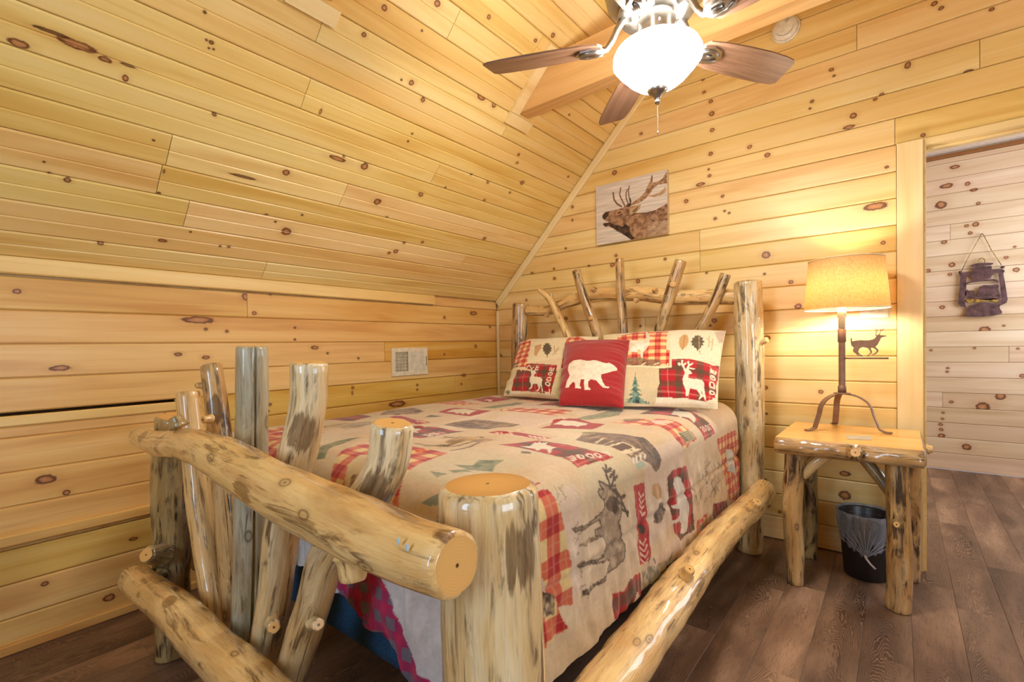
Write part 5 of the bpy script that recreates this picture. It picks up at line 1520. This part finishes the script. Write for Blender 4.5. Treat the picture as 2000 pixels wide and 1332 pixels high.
def slab_top():
    """rounded bark edge all round a flat sanded top"""
    mb = MB()
    nx, ny = 30, 26
    x0, x1, y0, y1 = 2.176, 2.690, -.612, -.088
    per = []
    for i in range(nx): per.append((x0 + (x1 - x0) * i / nx, y0))
    for i in range(ny): per.append((x1, y0 + (y1 - y0) * i / ny))
    for i in range(nx): per.append((x1 - (x1 - x0) * i / nx, y1))
    for i in range(ny): per.append((x0, y1 - (y1 - y0) * i / ny))
    n = len(per); cx, cy_ = (x0 + x1) / 2, (y0 + y1) / 2
    rings = [(-.004, ZT2), (.004, ZT2 - .004), (.017, ZT2 - .022), (.020, ZT2 - .040), (.012, ZT2 - .062), (-.012, ZT2 - .074)]
    vs_, lc = [], []
    for (o, z) in rings:
        for k, (x, y) in enumerate(per):
            fr = y <= y0 + 1e-6; bk = y >= y1 - 1e-6
            dx = (1 if x >= x1 - 1e-6 and not fr else 0) - (1 if x <= x0 + 1e-6 and not fr and not bk else 0)
            dy = (1 if bk else 0) - (1 if fr else 0)
            L = math.hypot(dx, dy) or 1
            w = o * (1.0 if fr else .45)
            nz = mnoise.noise(Vector((x * 13, y * 13, z * 20))) * .011 * (1 if z < ZT2 else .5) * (1.6 if fr else .4)
            vs_.append((x + dx / L * (w + nz), y + dy / L * (w + nz), z + (nz * .3 if z < ZT2 - .03 else 0)))
            lc.append((x if fr or bk else y, y * .3 + z, z))
    m = len(rings)
    fs = [(i * n + k, i * n + (k + 1) % n, (i + 1) * n + (k + 1) % n, (i + 1) * n + k) for i in range(m - 1) for k in range(n)]
    mb.add(vs_, fs, 1, lc, True)
    top = vs_[:n]; mb.add(top, [tuple(range(n))], 0, [(p[0], p[1], 0) for p in top])
    bot = vs_[(m - 1) * n:]; mb.add(bot, [tuple(range(n - 1, -1, -1))], 1)
    return mb.build('top', [pine('table_slab', lin((240, 196, 124)), lin((236, 186, 108)), lin((214, 156, 80)), rough=.2, var=.02, knots=False), LOG_S], ns)


tp = slab_top()
stub(tp, (2.475, -.628, ZT2 - .032), (0, -1, .25), .022, .022, LOG_S)
stub(tp, (2.700, -.50, ZT2 - .012), (1, -.1, .15), .020, .014, LOG)
log('leg', [(2.236, -.505, 0), (2.232, -.505, .2), (2.224, -.50, .35), (2.232, -.49, .5), (2.236, -.49, .635)], [.036, .040, .043, .043, .043], LOG_S, ns, bumpy=.10)
l2 = log('leg', [(2.612, -.505, 0), (2.614, -.505, .2), (2.610, -.50, .4), (2.606, -.49, .638)], [.045, .044, .042, .040], LOG_S, ns, bumpy=.10)
stub(l2, (2.607, -.538, .37), (-.1, -1, .1), .016, .014, LOG_D)
log('leg', [(2.250, -.150, 0), (2.250, -.150, .3), (2.250, -.155, .635)], [.036, .037, .038], LOG_D, ns, bumpy=.14)
log('leg', [(2.655, -.150, 0), (2.655, -.150, .3), (2.650, -.155, .635)], [.036, .037, .038], LOG_S, ns, bumpy=.14)
log('brace', [(2.262, -.485, .50), (2.32, -.47, .575), (2.40, -.455, .635)], [.022, .026, .024], LOG, ns, sides=14)
log('brace', [(2.590, -.47, .47), (2.53, -.45, .555), (2.47, -.435, .635)], [.022, .024, .022], LOG_D, ns, sides=14)
log('brace', [(2.632, -.185, .50), (2.622, -.25, .57), (2.61, -.33, .636)], [.020, .022, .020], LOG_S, ns, sides=14)
log('brace', [(2.256, -.185, .50), (2.262, -.25, .57), (2.27, -.33, .636)], [.020, .022, .020], LOG_S, ns, sides=14)

# card on the nightstand
q0, q1, q2, q3 = (on_z(p, ZT2 + .002) for p in ((1652, 850), (1700, 851), (1703, 859), (1655, 857)))
mb = MB(); top = [tuple(q) for q in (q0, q1, q2, q3)]
mb.add([(p[0], p[1], ZT2 + .0006) for p in top] + [(p[0], p[1], ZT2 + .0022) for p in top], [(3, 2, 1, 0), (4, 5, 6, 7), (0, 1, 5, 4), (1, 2, 6, 5), (2, 3, 7, 6), (3, 0, 4, 7)])
cd = mb.build('paper_card', simple('card_stock', (186, 174, 152), .6)); tag(cd, 'small pale paper card lying on the nightstand in front of the lamp', 'card')

# ------------------------------------------------------------------ table lamp
lx, ly = 2.399, -.235
lamp = empty('table_lamp', (lx, ly, ZT2)); tag(lamp, 'bronze tripod table lamp with burlap drum shade and running deer cutout', 'lamp')
for (fx, fy) in ((2.275, -.368), (2.577, -.258), (2.352, -.088)):
    d = Vector((fx - lx, fy - ly, 0)); L = d.length; d.normalize()
    path = []
    for k in range(17):
        t = k / 16
        if t < .6:
            a = t / .6 * math.pi / 2
            path.append((lx + d.x * (.012 + (L * .60) * math.sin(a)), ly + d.y * (.012 + (L * .60) * math.sin(a)), .868 - .085 * (1 - math.cos(a))))
        elif t < .9:
            f = (t - .6) / .3
            path.append((lx + d.x * (.012 + L * (.60 + .16 * f)), ly + d.y * (.012 + L * (.60 + .16 * f)), .783 - .080 * f))
        else:
            f = (t - .9) / .1
            path.append((lx + d.x * (.012 + L * (.76 + .24 * f)), ly + d.y * (.012 + L * (.76 + .24 * f)), .7015 - .0025 * f + .0))
    mb = MB(); mb.strap(path, (-d.y, d.x, 0), .026, .0055); mb.build('leg', BRONZE, lamp)
mb = MB(); mb.lathe([(.034, .868), (.036, .871), (.034, .874)], (lx, ly, 0), 28); mb.build('collar_plate', BRONZE, lamp)
mb = MB(); mb.lathe([(.0175, .874), (.0175, .905), (.0145, .907), (.0140, .910), (.0140, 1.115), (.0145, 1.118), (.0175, 1.120), (.0175, 1.182), (.008, 1.184)], (lx, ly, 0), 24); mb.build('pole', BRONZE, lamp)
mb = MB(); mb.lathe([(.0145, 1.184), (.0145, 1.235), (.0185, 1.238), (.0185, 1.285), (.010, 1.287)], (lx, ly, 0), 24); mb.build('socket', simple('socket_porcelain', (240, 226, 198), .4), lamp)
mb = MB(); mb.tube([(lx + .012, ly - .015, 1.255), (lx + .018, ly - .024, 1.252)], .0022, 8); mb.build('switch_key', BRONZE, lamp)


def emis(name, col, st):
    t = NT(name); e = t.n('Emission', {'Color': col, 'Strength': st}); t.nt.links.new(e.outputs[0], t.out.inputs[0]); return t.mat


mb = MB(); mb.lathe([(.008, 1.288), (.014, 1.30), (.028, 1.335), (.030, 1.355), (.024, 1.378), (.010, 1.390), (.002, 1.392)], (lx, ly, 0), 20); mb.build('bulb', emis('lit_bulb', (1.0, .90, .74, 1), 260.0), lamp)


def shade_mat():
    t = NT('burlap_shade')
    co = t.n('TexCoord').outputs['Object']
    a = t.noise(t.vmath('MULTIPLY', co, (60, 60, 700)), 1.0, 3, .6)
    b = t.noise(t.vmath('MULTIPLY', co, (520, 520, 30)), 1.0, 3, .6)
    m = t.rng(t.math('ADD', a, b), .75, 1.3)
    c = t.mix(m, lin((246, 220, 168)), lin((208, 170, 112)))
    d = t.n('BsdfDiffuse', {'Color': c}); tr = t.n('BsdfTranslucent', {'Color': c})
    mx = t.n('MixShader', {0: .42, 1: d.outputs[0], 2: tr.outputs[0]})
    t.nt.links.new(mx.outputs[0], t.out.inputs[0])
    return t.mat


mb = MB(); n = 56; vs_, fs = [], []
for (r, z) in ((.1715, 1.276), (.152, 1.513), (.1505, 1.513), (.170, 1.276)):
    for k in range(n):
        a = 2 * math.pi * k / n; vs_.append((lx + .016 + r * math.cos(a), ly + r * math.sin(a), z))
for i in range(4):
    j = (i + 1) % 4
    for k in range(n): fs.append((i * n + k, i * n + (k + 1) % n, j * n + (k + 1) % n, j * n + k))
mb.add(vs_, fs, 0, None, True); sh = mb.build('shade', shade_mat(), lamp)
for (r, z) in ((.1722, 1.277), (.1527, 1.513)):
    mb = MB(); mb.tube([(lx + .016 + r * math.cos(a), ly + r * math.sin(a), z) for a in np.linspace(0, 2 * math.pi, 49)], .0028, 6); mb.build('rim', simple('rim_tape', (250, 226, 180), .7), sh)
mb = MB()
for k in range(3):
    a = k * 2.094; mb.tube([(lx, ly, 1.286), (lx + .016 + .169 * math.cos(a), ly + .169 * math.sin(a), 1.279)], .0015, 6)
mb.build('spider', BRONZE, lamp)
# arm and deer
AY = ly - .018
mb = MB(); mb.tube([(lx + .01, AY + .012, 1.041), (lx + .03, AY, 1.041), (2.577, AY, 1.041)], .0042, 8); mb.build('arm', BRONZE, lamp)
DR = zoomer(1660, 600, 100 / 533)
deer = [(5, 330), (12, 318), (22, 325), (20, 345), (30, 355), (60, 347), (110, 342), (160, 345), (210, 342), (250, 330), (275, 305), (262, 293), (285, 290), (300, 280), (320, 290), (380, 296), (384, 303), (345, 310), (325, 318), (305, 360), (285, 395), (265, 410), (298, 445), (296, 462), (265, 492), (235, 500), (225, 494), (250, 484), (280, 458), (270, 440), (235, 422), (215, 425), (230, 460), (228, 478), (185, 512), (168, 512), (212, 475), (210, 455), (185, 425), (130, 415), (100, 430), (85, 462), (100, 485), (140, 512), (118, 516), (80, 485), (105, 514), (90, 516), (60, 482), (35, 465), (30, 440), (42, 425), (15, 400), (8, 375)]
mb = MB(); mb.plate([(q[0], q[1]) for q in DR(deer)], lambda q: on_y(q, AY), (0, .004, 0), 1.0)
for pts in ([(270, 295), (275, 265), (260, 230)], [(274, 262), (295, 235)], [(268, 248), (285, 218)], [(305, 285), (320, 250), (365, 215)], [(320, 250), (318, 220)], [(330, 243), (350, 238)]):
    mb.tube([tuple(on_y(q, AY + .002)) for q in DR(pts)], .0016, 6)
mb.build('deer_cutout', BRONZE, lamp)

# ------------------------------------------------------------------ waste bin with liner
bx, by = 2.487, -.215
wb = empty('waste_bin', (bx, by, 0)); tag(wb, 'small black waste bin with clear plastic liner under the nightstand', 'waste bin')
mb = MB(); n = 48
vs_, fs = [], []
pr_ = [(.083, .001), (.0865, .004), (.110, .296), (.113, .300), (.110, .302), (.107, .296), (.082, .010)]
mb.lathe(pr_, (bx, by, 0), 48); mb.build('body', simple('black_plastic', (38, 36, 40), .35), wb)


def liner_mat():
    t = NT('clear_liner')
    co = t.n('TexCoord').outputs['Object']
    nz = t.noise(t.vmath('MULTIPLY', co, (60, 60, 18)), 1.0, 4, .6, 1.0)
    lwt = t.n('LayerWeight', {'Blend': .35}).outputs['Facing']
    g = t.n('BsdfGlossy', {'Color': (.9, .93, 1, 1), 'Roughness': .12, 'Normal': t.bump(nz, .5, .02)})
    df = t.n('BsdfDiffuse', {'Color': (.52, .68, .90, 1)})  # blue put into the clear plastic's colour for reflected window daylight
    tp_ = t.n('BsdfTransparent', {'Color': (.94, .95, .97, 1)})
    m1 = t.n('MixShader', {0: .55, 1: g.outputs[0], 2: df.outputs[0]})
    m2 = t.n('MixShader', {0: t.rng(t.math('ADD', t.math('MULTIPLY', nz, .7), t.math('MULTIPLY', lwt, .5)), .30, 0.95, .30, .85), 1: tp_.outputs[0], 2: m1.outputs[0]})
    t.nt.links.new(m2.outputs[0], t.out.inputs[0])
    return t.mat


LIN = liner_mat()
mb = MB(); n = 90; rows = 16
kn = np.array([bx + .005, by - .118, .118])        # gathered knot at the front
vs_, fs = [], []
for i in range(rows):
    f = i / (rows - 1)
    for k in range(n):
        a = 2 * math.pi * k / n
        zlow = .150 + .05 * (1 - math.cos(a + math.pi / 2)) * .5 - .032 * math.exp(-((((a + math.pi / 2) + math.pi) % (2 * math.pi) - math.pi) / .6) ** 2)
        z = .312 * (1 - f) + zlow * f
        r = .1165 + (-.024) * f * ((.312 - z) / .2) + .004 * math.sin(a * 23 + 3 * f) * (.3 + f * .6) + .003 * math.sin(a * 11)
        if i == 0: r -= .002
        vs_.append((bx + r * math.cos(a), by + r * math.sin(a), z))
for i in range(rows - 1):
    for k in range(n): fs.append((i * n + k, i * n + (k + 1) % n, (i + 1) * n + (k + 1) % n, (i + 1) * n + k))
b0 = len(vs_)
for k in range(n):                                   # inner turn-down
    a = 2 * math.pi * k / n; vs_.append((bx + .1045 * math.cos(a), by + .1045 * math.sin(a), .27))
for k in range(n): fs.append((k, (k + 1) % n, b0 + (k + 1) % n, b0 + k))
mb.add(vs_, fs, 0, None, True)
lo_ = mb.build('liner', LIN, wb, fix=False)
mb = MB()
ky = np.array([bx + .008, by - .113, .128])
for k in range(11):                                  # pleats running into the knot
    a = -math.pi / 2 + (k - 5) * .21
    s = np.array([bx + .119 * math.cos(a), by + .119 * math.sin(a), .285 - .10 * abs(k - 5) / 5])
    m_ = (s + ky) / 2 + np.array([0, -.006, 0]); mb.tube([s, m_, ky], [.0012, .0020, .0032], 6)
mb.build('liner_pleats', LIN, wb)
mb = MB(); mb.tube([ky + [-.004, 0, .006], ky + [0, -.008, -.004], ky + [.014, -.014, -.022], ky + [.034, -.018, -.040]], [.006, .005, .004, .005], 8); mb.build('liner_tail', simple('milky_plastic', (214, 206, 214), .3), wb)

# ------------------------------------------------------------------ lantern cutout in the hall
LYp = HYW - .03
ld = empty('lantern_wall_art', (3.15, LYp, 1.3)); tag(ld, 'rusty metal lantern silhouette with bear hanging on the hall wall', 'wall decoration')
LZ = zoomer(1800, 440, 200 / 1025)
RUST = simple('rusted_steel', (92, 66, 66), .55, .5, nscale=22, namp=.28)
GOLD = simple('gilt_steel', (150, 118, 58), .45, .5, nscale=60, namp=.4)


def cut(name, pts, mat, t=.004, dy=0.0, parent=ld):
    mb = MB(); mb.plate([(p[0], p[1]) for p in LZ(pts)], lambda q: on_y(q, LYp + dy), (0, t, 0), 1.0); return mb.build(name, mat, parent)


cut('side_arm', [(372, 490), (395, 475), (480, 462), (500, 475), (450, 500), (446, 700), (420, 720), (440, 800), (450, 830), (385, 810), (365, 780), (378, 640), (388, 510)], RUST)
cut('side_arm', [(700, 440), (790, 435), (825, 445), (832, 462), (818, 480), (840, 600), (862, 740), (850, 775), (775, 810), (760, 780), (800, 740), (790, 640), (768, 480), (720, 470)], RUST)
cut('lid', [(484, 407), (505, 393), (550, 381), (600, 375), (660, 374), (716, 377), (718, 386), (695, 397), (640, 404), (560, 411), (500, 417)], RUST)
cut('chimney', [(512, 425), (560, 416), (640, 409), (698, 404), (703, 424), (700, 440), (722, 470), (732, 490), (712, 497), (700, 505), (694, 532), (640, 540), (560, 546), (522, 551), (508, 528), (490, 517), (468, 516), (486, 494), (503, 472), (514, 448)], RUST)
cut('shade_ring', [(446, 575), (500, 552), (600, 545), (720, 538), (768, 550), (772, 575), (720, 556), (600, 560), (500, 572), (450, 592)], RUST)
cut('bear', [(550, 710), (560, 660), (580, 615), (620, 598), (700, 600), (750, 588), (775, 600), (765, 640), (780, 680), (770, 710), (745, 680), (720, 715), (690, 690), (650, 700), (630, 690), (600, 712)], mat=RUST, dy=-.004)
cut('pine_scrub', [(430, 720), (440, 660), (460, 640), (470, 655), (500, 650), (530, 655), (520, 690), (550, 700), (600, 705), (650, 700), (720, 700), (790, 690), (790, 735), (700, 745), (650, 750), (560, 740)], RUST)
cut('gilt_scene', [(440, 740), (560, 735), (640, 740), (720, 730), (780, 740), (760, 765), (650, 760), (560, 770), (470, 775)], GOLD)
cut('font', [(450, 830), (480, 800), (560, 790), (610, 768), (660, 775), (740, 785), (780, 800), (785, 835), (808, 868), (800, 885), (720, 905), (600, 915), (440, 912), (430, 895), (455, 855)], RUST)
mb = MB(); mb.tube([tuple(on_y(q, LYp + .002)) for q in LZ([(570 + 32 * (1 - math.cos(a)), 362 - 34 * math.sin(a)) for a in np.linspace(-.4, math.pi + .4, 16)])], .004, 6); mb.build('top_ring', GOLD, ld)
mb = MB(); mb.tube([tuple(on_y(q, LYp + .002)) for q in LZ([(400, 455), (490, 280), (600, 88), (615, 88), (700, 250), (800, 400)])], .0028, 6); mb.build('hanging_wire', GOLD, ld)
mb = MB(); P = on_y(LZ([(606, 84)])[0], LYp); mb.tube([(P[0], LYp - .006, P[2]), (P[0], HYW - .0008, P[2])], .0035, 8); mb.build('nail', RUST, ld)
for q in ((388, 470), (812, 420)):
    mb = MB(); P = on_y(LZ([q])[0], LYp + .002); mb.lathe([(.012, -.003), (.012, .003)], tuple(P), 14, axis='y'); mb.build('hinge_eye', RUST, ld)
